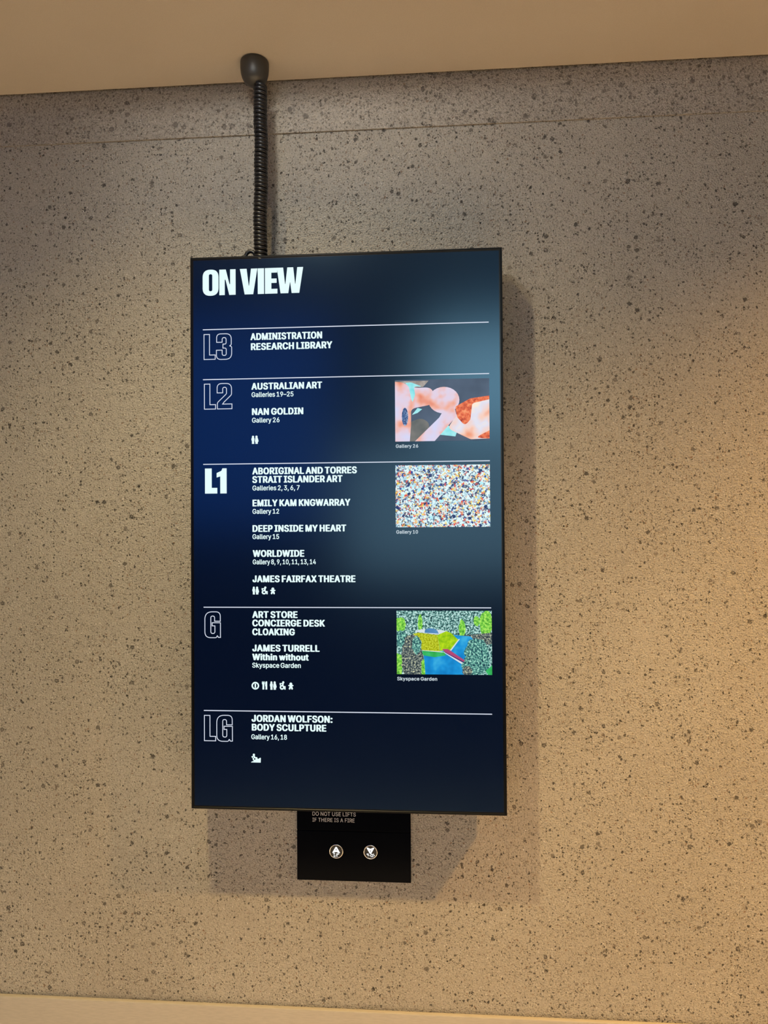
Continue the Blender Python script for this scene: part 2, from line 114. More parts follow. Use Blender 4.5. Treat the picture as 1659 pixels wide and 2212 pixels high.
    'o': (816, '476 -16 407 -16 340 -16 281 0 230 32 179 64 139 109 110 167 81 225 67 292 67 368 67 446 81 514 110 572 139 630 179 675 230 707 281 740 340 756 407 756 476 756 536 740 587 707 638 675 678 630 706 572 735 514 749 446 749 368 749 292 735 225 706 167 678 109 638 64 587 32 536 0;358 91 407 91 457 91 499 104 531 130 564 155 588 189 604 231 620 273 628 319 628 368 628 419 620 465 604 507 588 550 564 584 531 610 499 635 457 648 407 648 358 648 317 635 285 610 253 584 229 550 213 508 197 465 189 419 189 368 189 319 197 273 213 231 229 189 253 155 285 130 317 104'),
    'p': (834, '143 -281 103 -281 103 62 103 404 103 746 142 746 181 746 220 746 220 706 220 667 220 628 224 628 228 628 232 628 241 642 254 660 270 680 286 699 308 717 337 733 366 748 403 756 450 756 513 756 567 740 615 709 663 677 700 633 727 575 754 517 767 449 767 371 767 292 754 224 727 166 701 108 663 63 616 32 568 0 513 -16 451 -16 405 -16 368 -8 339 7 310 23 288 41 271 61 255 82 242 100 232 115 229 115 226 115 223 115 223 -17 223 -149 223 -281 183 -281;388 92 433 92 479 92 518 104 549 129 581 153 605 187 621 229 637 271 645 319 645 372 645 425 637 472 621 513 605 555 582 588 550 612 518 636 479 648 433 648 387 648 348 637 317 613 285 590 262 558 246 517 230 476 221 428 221 372 221 317 230 268 246 226 262 184 286 151 318 128 349 104'),
    'r': (509, '143 0 103 0 103 249 103 497 103 746 142 746 181 746 219 746 219 707 219 669 219 631 222 631 224 631 227 631 241 668 265 699 300 722 334 745 374 756 419 756 428 756 439 756 451 756 463 755 472 755 479 754 479 714 479 674 479 634 475 634 466 636 452 638 438 639 423 640 407 640 372 640 340 633 313 618 285 604 263 584 247 557 231 531 223 501 223 466 223 311 223 155 223 0 183 0'),
    's': (717, '415 -16 358 -16 306 -16 261 -9 220 7 180 22 147 45 121 74 96 104 78 141 70 185 108 193 146 201 185 209 194 168 214 138 244 118 274 99 311 89 356 89 408 89 450 100 481 122 511 145 527 171 527 202 527 228 518 250 499 267 481 284 453 297 417 305 376 315 334 324 293 334 226 350 175 375 142 409 109 443 92 486 92 538 92 581 104 619 128 652 152 684 185 710 226 728 268 747 315 756 368 756 419 756 463 748 499 732 535 717 565 695 588 667 610 639 627 606 637 570 600 562 564 553 527 545 518 573 501 598 477 620 452 643 416 654 368 654 324 654 287 643 257 623 228 602 213 576 213 545 213 517 223 495 244 478 264 461 295 448 338 438 375 429 413 420 451 411 519 395 569 370 602 337 635 303 651 261 651 209 651 166 639 127 614 93 589 59 555 32 511 13 466 -6'),
    't': (447, '271 746 401 746 401 711 401 677 401 643 271 643 142 643 13 643 13 677 13 711 13 746 142 746;128 678 128 926 168 926 208 926 248 926 248 681 248 437 248 192 248 159 254 135 267 120 281 105 303 98 335 98 343 98 352 99 364 100 376 102 387 104 397 105 404 71 411 37 419 3 407 -1 393 -4 377 -5 362 -7 346 -8 331 -8 266 -8 216 9 181 42 145 75 128 122 128 183 128 430'),
    'u': (806, '414 -10 358 -10 308 -10 264 0 226 21 188 42 158 73 136 115 114 157 103 210 103 273 103 431 103 588 103 746 143 746 183 746 223 746 223 591 223 437 223 283 223 225 239 180 269 147 300 115 341 99 393 99 429 99 461 106 490 122 518 137 540 160 557 190 574 220 582 257 582 300 582 449 582 597 582 746 622 746 662 746 702 746 702 497 702 249 702 0 663 0 625 0 586 0 586 60 586 120 586 181 592 181 598 181 604 181 581 111 548 62 505 33 463 4'),
    'w': (1115, '311 0 270 0 195 249 120 497 44 746 87 746 129 746 171 746 202 637 232 529 262 420 275 375 288 324 302 268 316 213 330 150 344 81 338 81 331 81 324 81 338 147 351 209 365 265 378 321 392 373 405 420 435 529 465 637 495 746 538 746 580 746 622 746 652 637 681 529 711 420 723 374 736 322 750 267 764 211 777 149 791 81 783 81 776 81 769 81 783 148 798 210 812 266 826 322 839 373 852 420 883 529 913 637 944 746 986 746 1028 746 1070 746 995 497 920 249 844 0 804 0 764 0 724 0 692 113 659 225 627 338 617 372 608 407 599 442 589 478 580 514 571 551 562 588 553 626 544 664 553 664 562 664 571 664 562 626 553 589 544 551 535 514 526 477 516 442 507 406 497 371 487 338 455 225 423 113 391 0 351 0'),
    'x': (744, '87 0 41 0 140 143 238 286 337 429 337 398 336 367 336 336 243 473 150 609 56 746 103 746 150 746 197 746 228 697 259 649 290 601 314 564 334 530 352 498 370 466 389 435 407 405 387 405 366 405 345 405 364 435 382 466 398 498 414 530 434 564 458 601 490 649 522 697 554 746 600 746 645 746 691 746 598 608 504 470 410 332 410 361 410 391 410 421 508 281 606 140 703 0 657 0 610 0 564 0 527 56 490 112 454 168 430 203 410 236 393 267 376 299 358 328 340 357 360 357 381 357 402 357 384 328 367 299 351 267 335 236 315 203 291 168 254 112 217 56 180 0 134 0'),
    'y': (765, '100 -276 93 -272 102 -238 112 -203 121 -168 127 -170 134 -171 140 -172 164 -177 185 -178 204 -175 223 -171 241 -162 256 -145 271 -129 285 -104 296 -70 304 -47 312 -25 319 -3 224 247 129 496 34 746 78 746 122 746 166 746 219 599 272 452 325 305 341 260 355 215 367 170 379 126 391 83 404 41 390 41 375 41 361 41 374 83 386 126 398 171 410 215 424 260 440 305 494 452 547 599 600 746 643 746 687 746 730 746 621 459 511 172 401 -114 386 -153 368 -185 347 -210 326 -236 302 -254 274 -267 246 -279 215 -285 180 -285 160 -285 142 -284 127 -281 112 -279'),
    '–': (687, '458 481 687 481 687 443 687 406 687 369 458 369 229 369 0 369 0 406 0 443 0 481 229 481'),
    ' ': (369, ''),
}

# ------------------------------------------------------------------ node helpers
def new_mat(name):
    m = bpy.data.materials.new(name)
    m.use_nodes = True
    nt = m.node_tree
    b = nt.nodes['Principled BSDF']
    return m, nt, b


def plain(name, col, rough=0.5, metal=0.0, spec=0.5):
    m, nt, b = new_mat(name)
    b.inputs['Base Color'].default_value = (*col, 1)
    b.inputs['Roughness'].default_value = rough
    b.inputs['Metallic'].default_value = metal
    b.inputs['Specular IOR Level'].default_value = spec
    return m


def srgb(r, g, b):
    f = lambda c: (c / 255 / 12.92) if c <= 10 else ((c / 255 + 0.055) / 1.055) ** 2.4
    return (f(r), f(g), f(b))


def glow(name, col, strength=1.0):
    """Lit display pixels: emission under a thin clear surface."""
    m, nt, b = new_mat(name)
    b.inputs['Base Color'].default_value = (0, 0, 0, 1)
    b.inputs['Roughness'].default_value = 0.3
    b.inputs['Specular IOR Level'].default_value = 0.2
    b.inputs['Emission Color'].default_value = (*col, 1)
    b.inputs['Emission Strength'].default_value = strength
    return m


def nmath(nt, op, a, b=None, c=None):
    n = nt.nodes.new('ShaderNodeMath')
    n.operation = op
    for i, v in enumerate((a, b, c)):
        if v is None:
            continue
        if isinstance(v, (int, float)):
            n.inputs[i].default_value = v
        else:
            nt.links.new(v, n.inputs[i])
    return n.outputs[0]


def nmix(nt, fac, a, b, mode='MIX'):
    n = nt.nodes.new('ShaderNodeMix')
    n.data_type = 'RGBA'
    n.blend_type = mode
    for i, v in ((0, fac), (6, a), (7, b)):
        if isinstance(v, (int, float)):
            n.inputs[i].default_value = v
        elif isinstance(v, tuple):
            n.inputs[i].default_value = (*v, 1)
        else:
            nt.links.new(v, n.inputs[i])
    return n.outputs[2]


def nrange(nt, v, a, b, c=0.0, d=1.0, smooth=True):
    n = nt.nodes.new('ShaderNodeMapRange')
    n.interpolation_type = 'SMOOTHSTEP' if smooth else 'LINEAR'
    nt.links.new(v, n.inputs[0])
    for i, x in enumerate((a, b, c, d)):
        n.inputs[1 + i].default_value = x
    return n.outputs[0]


def nnoise(nt, vec, scale, detail=2.0, rough=0.5):
    n = nt.nodes.new('ShaderNodeTexNoise')
    n.inputs['Scale'].default_value = scale
    n.inputs['Detail'].default_value = detail
    n.inputs['Roughness'].default_value = rough
    nt.links.new(vec, n.inputs['Vector'])
    return n


def nramp(nt, fac, stops, interp='LINEAR'):
    n = nt.nodes.new('ShaderNodeValToRGB')
    n.color_ramp.interpolation = interp
    els = n.color_ramp.elements
    while len(els) < len(stops):
        els.new(0.5)
    for e, (p, c) in zip(els, stops):
        e.position = p
        e.color = (*c, 1)
    nt.links.new(fac, n.inputs[0])
    return n.outputs[0]


def concrete(name, base_a, base_b, layers, grain_bump, speck_bump, pit=0.0):
    """Exposed-aggregate concrete: sandy matrix with dark stone chips of several sizes."""
    m, nt, b = new_mat(name)
    L = nt.links
    tc = nt.nodes.new('ShaderNodeTexCoord')
    P = tc.outputs['Object']
    # irregular outlines
    nd = nnoise(nt, P, 260, 2.0, 0.6)
    sub = nt.nodes.new('ShaderNodeVectorMath'); sub.operation = 'SUBTRACT'
    L.new(nd.outputs['Color'], sub.inputs[0]); sub.inputs[1].default_value = (0.5, 0.5, 0.5)
    sc = nt.nodes.new('ShaderNodeVectorMath'); sc.operation = 'SCALE'
    L.new(sub.outputs[0], sc.inputs[0]); sc.inputs['Scale'].default_value = 0.0095
    ad = nt.nodes.new('ShaderNodeVectorMath'); ad.operation = 'ADD'
    L.new(P, ad.inputs[0]); L.new(sc.outputs[0], ad.inputs[1])
    Q = ad.outputs[0]
    big = nnoise(nt, P, 2.3, 3.0, 0.6).outputs['Fac']
    fine = nnoise(nt, P, 290, 2.0, 0.6).outputs['Fac']
    mid = nnoise(nt, P, 70, 3.0, 0.6).outputs['Fac']
    col = nmix(nt, nrange(nt, big, 0.3, 0.7), base_a, base_b)
    col = nmix(nt, nrange(nt, mid, 0.35, 0.75, 0.0, 0.18), col, (0.62, 0.58, 0.52))
    col = nmix(nt, nrange(nt, fine, 0.55, 0.70, 0.0, 0.58), col, (0.15, 0.13, 0.108))  # grain darkened in the relief's valleys: cavity shade put into the colour
    col = nmix(nt, nrange(nt, fine, 0.45, 0.28, 0.0, 0.50), col, (0.70, 0.65, 0.575))  # grain paled on the ridges, light on the relief put into the colour
    clump = nnoise(nt, P, 9, 2.0, 0.5).outputs['Fac']
    height = nmath(nt, 'MULTIPLY', fine, -grain_bump)
    hm = nmath(nt, 'MULTIPLY', mid, -grain_bump * 0.8)
    height = nmath(nt, 'ADD', height, hm)
    for (scale, thr, r_in, r_out, dark, amount, ring) in layers:
        v = nt.nodes.new('ShaderNodeTexVoronoi')
        v.feature = 'F1'
        v.inputs['Scale'].default_value = scale
        L.new(Q, v.inputs['Vector'])
        sep = nt.nodes.new('ShaderNodeSeparateColor')
        L.new(v.outputs['Color'], sep.inputs[0])
        # more chips where the mix clumps
        t = nmath(nt, 'ADD', sep.outputs[0], nmath(nt, 'MULTIPLY', nmath(nt, 'SUBTRACT', clump, 0.5), 0.45))
        pick = nmath(nt, 'GREATER_THAN', t, thr)
        disc = nrange(nt, v.outputs['Distance'], r_out, r_in)
        mask = nmath(nt, 'MULTIPLY', pick, disc)
        tone = nramp(nt, sep.outputs[1], [(0.0, dark), (0.55, tuple(c * 1.9 for c in dark)),
                                         (0.8, (0.26, 0.225, 0.19)), (1.0, (0.30, 0.17, 0.10))])
        if ring:
            inner = nrange(nt, v.outputs['Distance'], r_in * 0.35, r_in * 0.85, 1.0, 0.0)
            inner = nmath(nt, 'MULTIPLY', inner, nmath(nt, 'GREATER_THAN', sep.outputs[2], 0.45))
            tone = nmix(nt, nmath(nt, 'MULTIPLY', inner, 0.75), tone, (0.30, 0.265, 0.225))
        col = nmix(nt, nmath(nt, 'MULTIPLY', mask, amount), col, tone)
        height = nmath(nt, 'SUBTRACT', height, nmath(nt, 'MULTIPLY', mask, speck_bump))
    # pale quartz grains
    v = nt.nodes.new('ShaderNodeTexVoronoi'); v.inputs['Scale'].default_value = 210
    L.new(P, v.inputs['Vector'])
    sep = nt.nodes.new('ShaderNodeSeparateColor'); L.new(v.outputs['Color'], sep.inputs[0])
    q = nmath(nt, 'MULTIPLY', nmath(nt, 'GREATER_THAN', sep.outputs[0], 0.93),
              nrange(nt, v.outputs['Distance'], 0.34, 0.15))
    col = nmix(nt, nmath(nt, 'MULTIPLY', q, 0.7), col, (0.80, 0.76, 0.70))
    L.new(col, b.inputs['Base Color'])
    b.inputs['Roughness'].default_value = 0.85
    b.inputs['Specular IOR Level'].default_value = 0.25
    bp = nt.nodes.new('ShaderNodeBump')
    bp.inputs['Strength'].default_value = 1.0
    bp.inputs['Distance'].default_value = 1.0
    L.new(height, bp.inputs['Height'])
    L.new(bp.outputs[0], b.inputs['Normal'])
    return m


DARK = (0.022, 0.020, 0.019)
M_wall = concrete('concrete_sandblasted', (0.43, 0.385, 0.325), (0.49, 0.445, 0.38),
                  [(340, 0.74, 0.20, 0.44, DARK, 0.90, False),
                   (190, 0.80, 0.20, 0.42, DARK, 0.95, True),
                   (115, 0.85, 0.22, 0.38, DARK, 0.85, True),
                   (64, 0.94, 0.24, 0.35, DARK, 0.80, True)], 0.0052, 0.0012)
M_band = concrete('concrete_bush_hammered', (0.42, 0.375, 0.32), (0.48, 0.43, 0.37),
                  [(340, 0.70, 0.20, 0.44, DARK, 0.70, False),
                   (170, 0.64, 0.22, 0.40, (0.06, 0.052, 0.045), 0.70, True),
                   (105, 0.72, 0.26, 0.38, (0.07, 0.06, 0.05), 0.65, True),
                   (55, 0.88, 0.28, 0.36, (0.07, 0.062, 0.055), 0.65, True)], 0.0050, 0.0012)


def smooth_stone(name, ca, cb, rough, stretch=(1, 1, 1), fine=900):
    m, nt, b = new_mat(name)
    L = nt.links
    tc = nt.nodes.new('ShaderNodeTexCoord')
    mp = nt.nodes.new('ShaderNodeMapping')
    mp.inputs['Scale'].default_value = stretch
    L.new(tc.outputs['Object'], mp.inputs[0])
    a = nnoise(nt, mp.outputs[0], 3, 3).outputs['Fac']
    f = nnoise(nt, mp.outputs[0], fine, 2).outputs['Fac']
    col = nmix(nt, nrange(nt, a, 0.3, 0.7), ca, cb)
    col = nmix(nt, nrange(nt, f, 0.35, 0.7, 0.0, 0.25), col, tuple(c * 0.7 for c in ca))
    L.new(col, b.inputs['Base Color'])
    b.inputs['Roughness'].default_value = rough
    b.inputs['Specular IOR Level'].default_value = 0.3
    return m


M_ceiling = smooth_stone('painted_ceiling', (0.60, 0.53, 0.45), (0.63, 0.56, 0.48), 0.7, (1, 1, 1), 700)
M_dado = smooth_stone('dado_board', (0.46, 0.41, 0.345), (0.50, 0.45, 0.38), 0.55, (0.12, 1, 1), 420)
M_floor = smooth_stone('floor_stone', (0.60, 0.52, 0.42), (0.66, 0.58, 0.47), 0.5, (1, 1, 1), 200)
M_floor_dark = smooth_stone('dark_floor_stone', (0.035, 0.034, 0.034), (0.05, 0.048, 0.046), 0.7, (1, 1, 1), 200)
M_dark_wall = smooth_stone('dark_lobby_wall', (0.05, 0.05, 0.055), (0.065, 0.065, 0.07), 0.8)
M_plaster = smooth_stone('lobby_plaster', (0.55, 0.50, 0.44), (0.60, 0.55, 0.48), 0.8)
M_window_frame = plain('window_frame_metal', (0.05, 0.05, 0.055), 0.4)
M_sky_glass = glow('daylit_glass', (0.72, 0.92, 1.0), WINDOW_GLOW)
M_low_glass = glow('low_daylit_glass', (0.72, 0.86, 0.92), WINDOW_GLOW * 0.42)
M_blue_glow = glow('blue_glow_pane', (0.05, 0.20, 0.80), 1.2)
M_black = plain('black_plastic', (0.012, 0.012, 0.013), 0.45)
M_bezel = plain('black_anodised_frame', (0.003, 0.003, 0.0035), 0.35, 0.0, 0.2)
M_mask = plain('black_glass_border', (0.003, 0.003, 0.004), 0.25)
M_panel = plain('black_glass_panel', (0.0018, 0.0022, 0.004), 0.14, 0.0, 0.03)
M_seam = plain('panel_gap', (0.0005, 0.0005, 0.0005), 0.8, 0, 0.1)
M_cap = plain('button_cap', (0.006, 0.006, 0.008), 0.25)
M_chrome = plain('polished_chrome', (0.8, 0.8, 0.82), 0.12, 1.0)
M_print = plain('grey_print', (0.62, 0.61, 0.64), 0.6)
M_cup = plain('dark_grey_plastic', (0.040, 0.036, 0.031), 0.42)
M_cord = plain('black_vinyl_cord', (0.010, 0.010, 0.012), 0.33, 0, 0.5)
M_gap_shade = plain('ceiling_gap_shade', (0.01, 0.009, 0.008), 0.9)
M_lit_white = glow('lit_white', (1.0, 1.0, 1.0), 1.1)
M_text = glow('screen_text', (0.80, 1.0, 1.0), 1.0)
M_rule = glow('screen_rule', (0.80, 0.86, 1.0), 0.85)
M_caption = glow('screen_caption', (0.72, 0.84, 0.92), 0.8)

# display glass: dark navy picture under a semi-gloss coated surface
M_screen, _nt, _b = new_mat('screen_glass')
_b.inputs['Base Color'].default_value = (0.001, 0.001, 0.0015, 1)
_b.inputs['Roughness'].default_value = 0.19
_b.inputs['IOR'].default_value = 1.5
_b.inputs['Specular IOR Level'].default_value = 1.0
_b.inputs['Specular Tint'].default_value = (0.45, 0.78, 1.0, 1)
_b.inputs['Emission Color'].default_value = (0.0004, 0.0028, 0.0135, 1)
_b.inputs['Emission Strength'].default_value = 1.0

# ------------------------------------------------------------------ object helpers
ORG = {}                                   # world origin of every built object


def thing(name, label, cat, loc):
    o = bpy.data.objects.new(name, None)
    o.empty_display_size = 0.05
    COL.objects.link(o)
    o.location = loc
    ORG[o] = Vector(loc)
    o['label'] = label
    o['category'] = cat
    return o


def mesh_obj(name, verts, faces, mats, parent=None, fmat=None, smooth=False, origin=None):
    """One mesh from world-space vertices; its origin goes to its own centre."""
    vs = [Vector(v) for v in verts]
    if origin is None:
        lo = Vector([min(v[i] for v in vs) for i in range(3)])
        hi = Vector([max(v[i] for v in vs) for i in range(3)])
        origin = (lo + hi) / 2
    origin = Vector(origin)
    me = bpy.data.meshes.new(name)
    me.from_pydata([v - origin for v in vs], [], faces)
    for m in (mats if isinstance(mats, (list, tuple)) else [mats]):
        me.materials.append(m)
    if fmat:
        for p, k in zip(me.polygons, fmat):
            p.material_index = k
    if smooth:
        for p in me.polygons:
            p.use_smooth = True
    me.update()
    o = bpy.data.objects.new(name, me)
    COL.objects.link(o)
    ORG[o] = origin
    if parent is not None:
        o.parent = parent
        o.location = origin - ORG[parent]
    else:
        o.location = origin
    return o


def box_geo(x0, x1, y0, y1, z0, z1):
    v = [(x, y, z) for x in (x0, x1) for y in (y0, y1) for z in (z0, z1)]
    f = [(0, 1, 3, 2), (4, 6, 7, 5), (0, 4, 5, 1), (2, 3, 7, 6), (0, 2, 6, 4), (1, 5, 7, 3)]
    return v, f


def box(name, b, mat, parent=None, bevel=0.0, segs=2):
    v, f = box_geo(*b)
    o = mesh_obj(name, v, f, mat, parent)
    if bevel:
        bm = bmesh.new()
        bm.from_mesh(o.data)
        bmesh.ops.bevel(bm, geom=bm.edges[:], offset=bevel, segments=segs, affect='EDGES', profile=0.5)
        bm.to_mesh(o.data)
        bm.free()
    return o


def structure(o):
    o['kind'] = 'structure'
    return o


def join_geo(parts):
    V, F = [], []
    for v, f in parts:
        n = len(V)
        V += list(v)
        F += [tuple(i + n for i in q) for q in f]
    return V, F


def lathe(profile, centre, n=48):
    """profile: (radius, z) pairs around a vertical axis."""
    V, F = [], []
    for r, z in profile:
        for k in range(n):
            a = 2 * math.pi * k / n
            V.append((centre[0] + r * math.cos(a), centre[1] + r * math.sin(a), z))
    for i in range(len(profile) - 1):
        for k in range(n):
            a, b = i * n + k, i * n + (k + 1) % n
            F.append((a, b, b + n, a + n))
    return V, F


def sweep(path, r, n=8, cap=True):
    """Round tube along a list of points (parallel transport)."""
    V, F = [], []
    t0 = (path[1] - path[0]).normalized()
    ref = Vector((0, 1, 0)) if abs(t0.y) < 0.9 else Vector((1, 0, 0))
    nrm = (ref - t0 * ref.dot(t0)).normalized()
    for i, p in enumerate(path):
        a = path[max(i - 1, 0)]
        c = path[min(i + 1, len(path) - 1)]
        t = (c - a).normalized()
        nrm = (nrm - t * nrm.dot(t)).normalized()
        bi = t.cross(nrm)
        for k in range(n):
            an = 2 * math.pi * k / n
            V.append(p + nrm * (r * math.cos(an)) + bi * (r * math.sin(an)))
    for i in range(len(path) - 1):
        for k in range(n):
            a, b = i * n + k, i * n + (k + 1) % n
            F.append((a, b, b + n, a + n))
    if cap:
        F.append(tuple(range(n - 1, -1, -1)))
        m = (len(path) - 1) * n
        F.append(tuple(range(m, m + n)))
    return V, F


# ------------------------------------------------------------------ flat shapes and lettering
def bezier_loop(lp, n=5):
    """Knots (handle, point, handle) of a closed outline -> polyline."""
    out = []
    for i, q in enumerate(lp):
        r = lp[(i + 1) % len(lp)]
        p0, p1, p2, p3 = Vector(q[2:4]), Vector(q[4:6]), Vector(r[0:2]), Vector(r[2:4])
        d = p3 - p0
        straight = d.length < 1e-6 or max(abs(d.cross(p1 - p0)), abs(d.cross(p2 - p0))) / d.length < 0.004
        m = 1 if straight else n
        for k in range(m):
            t = k / m
            c = p0 * (1 - t) ** 3 + p1 * (3 * t * (1 - t) ** 2) + p2 * (3 * t * t * (1 - t)) + p3 * t ** 3
            out.append((c.x, c.y))
    return out


def fill(loops, bezier=False):
    """2-D outlines (holes allowed) -> (vertices in the plane, faces)."""
    co, ed = [], []
    for lp in loops:
        pts = []
        for p in (bezier_loop(lp) if bezier else lp):
            q = Vector((p[0], p[1]))
            if not pts or (q - pts[-1]).length > 1e-6:
                pts.append(q)
        if (pts[0] - pts[-1]).length < 1e-6:
            pts.pop()
        n = len(co)
        co += pts
        ed += [(n + k, n + (k + 1) % len(pts)) for k in range(len(pts))]
    V, _e, F, _a, _b, _c = delaunay_2d_cdt(co, ed, [], 1, 1e-6)
    keep = []
    for f in F:                              # even-odd rule keeps the counters open
        cx = sum(V[i].x for i in f) / len(f)
        cy = sum(V[i].y for i in f) / len(f)
        inside = False
        for a, c in ed:
            p, q = co[a], co[c]
            if (p.y > cy) != (q.y > cy) and cx < p.x + (cy - p.y) * (q.x - p.x) / (q.y - p.y):
                inside = not inside
        if inside:
            keep.append(tuple(f))
    return [(v.x, v.y) for v in V], keep


def rounded(pts, n=7):
    """Closed outline with a fillet radius at each corner: (x, y, r)."""
    out = []
    N = len(pts)
    for i in range(N):
        p = Vector(pts[i][:2])
        r = pts[i][2] if len(pts[i]) > 2 else 0
        if r <= 0:
            out.append((p.x, p.y))
            continue
        a = Vector(pts[i - 1][:2]) - p
        b = Vector(pts[(i + 1) % N][:2]) - p
        la, lb = a.length, b.length
        a.normalize(); b.normalize()
        ang = a.angle(b)
        d = min(r / math.tan(ang / 2), la * 0.499, lb * 0.499)
        p0, p1 = p + a * d, p + b * d
        for k in range(n + 1):
            t = k / n
            q = p0 * (1 - t) ** 2 + p * (2 * t * (1 - t)) + p1 * t ** 2
            # pull the quadratic towards a circular arc
            out.append((q.x, q.y))
    return out


def circle(cx, cy, r, n=20, ry=None):
    ry = r if ry is None else ry
    return [(cx + r * math.cos(2 * math.pi * k / n), cy + ry * math.sin(2 * math.pi * k / n)) for k in range(n)]


def stroke(loop, w):
    """Even outline of a closed path, mitred."""
    N = len(loop)
    P = [Vector(p) for p in loop]
    Q = []
    for p in P:
        if not Q or (p - Q[-1]).length > 1e-5:
            Q.append(p)
    if (Q[0] - Q[-1]).length < 1e-5:
        Q.pop()
    P, N = Q, len(Q)
    V, F = [], []
    for i in range(N):
        d0 = (P[i] - P[i - 1]).normalized()
        d1 = (P[(i + 1) % N] - P[i]).normalized()
        n0, n1 = Vector((-d0.y, d0.x)), Vector((-d1.y, d1.x))
        m = n0 + n1
        m = n0 if m.length < 1e-4 else m.normalized()
        k = (w / 2) / max(m.dot(n0), 0.45)
        V.append(tuple(P[i] + m * k))
        V.append(tuple(P[i] - m * k))
    for i in range(N):
        j = (i + 1) % N
        F.append((2 * i, 2 * i + 1, 2 * j + 1, 2 * j))
    return V, F


_gcache = {}
FATTEN = ((0, 0), (-1, 0), (1, 0), (0, 1), (0, -1), (-.8, .8), (.8, .8), (-.8, -.8), (.8, -.8))


def glyph(ch, weight):
    key = (ch, weight)
    if key not in _gcache:
        adv, data = GLYPHS[ch]
        loops = []
        for s in data.split(';') if data else []:
            v = [int(x) / 1000 for x in s.split()]
            loops.append([v[i:i + 6] for i in range(0, len(v), 6)])
        _gcache[key] = (adv / 1000, fill(loops, True) if loops else ([], []))
    return _gcache[key]


def text_geo(s, width, cap, weight, smear, track):
    """Line of text in cap-height units, fitted to the given width and cap height."""
    parts, x = [], 0.0
    for ch in s:
        adv, (v, f) = glyph(ch, weight)
        if v:
            for dx, dy in (FATTEN if weight + smear > 0 else FATTEN[:1]):
                parts.append(([(p[0] + x + dx * (smear + weight), p[1] + dy * weight) for p in v], f))
        x += adv + track + 2 * smear + (0.02 if ch != ' ' else (-0.16 if weight else 0.0))
    V, F = join_geo(parts)
    x0, x1 = min(p[0] for p in V), max(p[0] for p in V)
    sx = width / (x1 - x0)
    sy = cap / (1 + 2 * weight)
    return [((p[0] - x0) * sx, (p[1] + weight) * sy) for p in V], F


def flat(name, geo, x, z, y, mat, parent, sc=1.0, sy=None):
    V, F = geo
    sy = sc if sy is None else sy
    return mesh_obj(name, [(x + p[0] * sc, y, z + p[1] * sy) for p in V], F, mat, parent)


# ------------------------------------------------------------------ the setting
ZC, ZJ, ZD = 0.9789, 0.8667, -1.0212      # ceiling, joint and dado heights relative to the display centre
XW, YB, ZU = 3.4, -5.0, 2.25
structure(box('wall_back', (-XW, XW, 0.0, 0.20, 0.0, Z0 + ZJ), M_wall))
structure(box('trim_1', (-XW, XW, -0.0045, 0.20, Z0 + ZJ, Z0 + ZC + 0.05), M_band))
structure(box('trim_2', (-XW, XW, -0.010, 0.0, 0.0, Z0 + ZD + 0.002), M_dado, bevel=0.002))
structure(box('ceiling', (-XW, XW, -0.31, -0.0105, Z0 + ZC, Z0 + ZU), M_ceiling, bevel=0.001))
structure(box('gap_shade_strip', (-XW, XW, -0.0105, -0.0045, Z0 + ZC + 0.02, Z0 + ZC + 0.05), M_gap_shade))  # near-black strip standing in for the shade inside the ceiling gap
structure(box('ceiling', (-XW, XW, YB, -0.31, Z0 + ZU - 0.02, Z0 + ZU + 0.1), M_plaster))
structure(box('floor', (-XW, XW, -1.75, 0.2, -0.1, 0.0), M_floor))
structure(box('floor', (-XW, XW, YB, -1.75, -0.1, 0.0), M_floor_dark))
structure(box('wall_left', (-XW - 0.15, -XW, YB, 0.2, 0.0, Z0 + ZU), M_plaster))
structure(box('wall_right', (XW, XW + 0.15, YB, 0.2, 0.0, Z0 + ZU), M_plaster))
structure(box('wall_front', (-XW, XW, YB - 0.15, YB, 0.0, Z0 + ZU), M_dark_wall))


def window(n, x0, x1, z0, z1, glass):
    fr = [box_geo(x0 - .05, x0, YB, YB + .05, z0 - .05, z1 + .05), box_geo(x1, x1 + .05, YB, YB + .05, z0 - .05, z1 + .05),
          box_geo(x0, x1, YB, YB + .05, z0 - .05, z0), box_geo(x0, x1, YB, YB + .05, z1, z1 + .05)]
    v, f = join_geo(fr)
    w = structure(mesh_obj('window_%d' % n, v, f, M_window_frame))
    box('pane', (x0, x1, YB + 0.004, YB + 0.02, z0, z1), glass, w)


window(1, 0.12, 1.40, Z0 + 0.78, Z0 + 1.74, M_sky_glass)
window(3, -0.62, 1.40, Z0 - 0.42, Z0 + 0.66, M_low_glass)
window(2, -2.6, -0.75, Z0 + 0.0, Z0 + 1.90, M_blue_glow)  # glowing blue panel added out of view for the screen's navy reflection

# ------------------------------------------------------------------ cable cup and coiled cable
CUP = (-0.1865, -0.0765)
cz = Z0 + ZC
prof = [(0.0005, cz), (0.0275, cz), (0.0292, cz - 0.0015), (0.0296, cz - 0.004), (0.0294, cz - 0.016),
        (0.0285, cz - 0.025), (0.0265, cz - 0.033), (0.0230, cz - 0.040), (0.0180, cz - 0.0455), (0.0120, cz - 0.0490),
        (0.0075, cz - 0.0505), (0.0005, cz - 0.0508)]
v, f = lathe(prof, CUP)
cup = mesh_obj('cable_canopy', v, f, M_cup, None, smooth=True, origin=(CUP[0], CUP[1], cz))
cup['label'] = 'dark grey rounded plastic cable cup fixed to the ceiling'
cup['category'] = 'ceiling cup'

random.seed(4)
axis = [(0.938, -0.1755), (0.9283, -0.1746), (0.8535, -0.1749), (0.805, -0.1729), (0.766, -0.1742), (0.718, -0.1735), (0.689, -0.1750),
        (0.650, -0.1764), (0.621, -0.1758), (0.578, -0.1750), (0.545, -0.1750)]


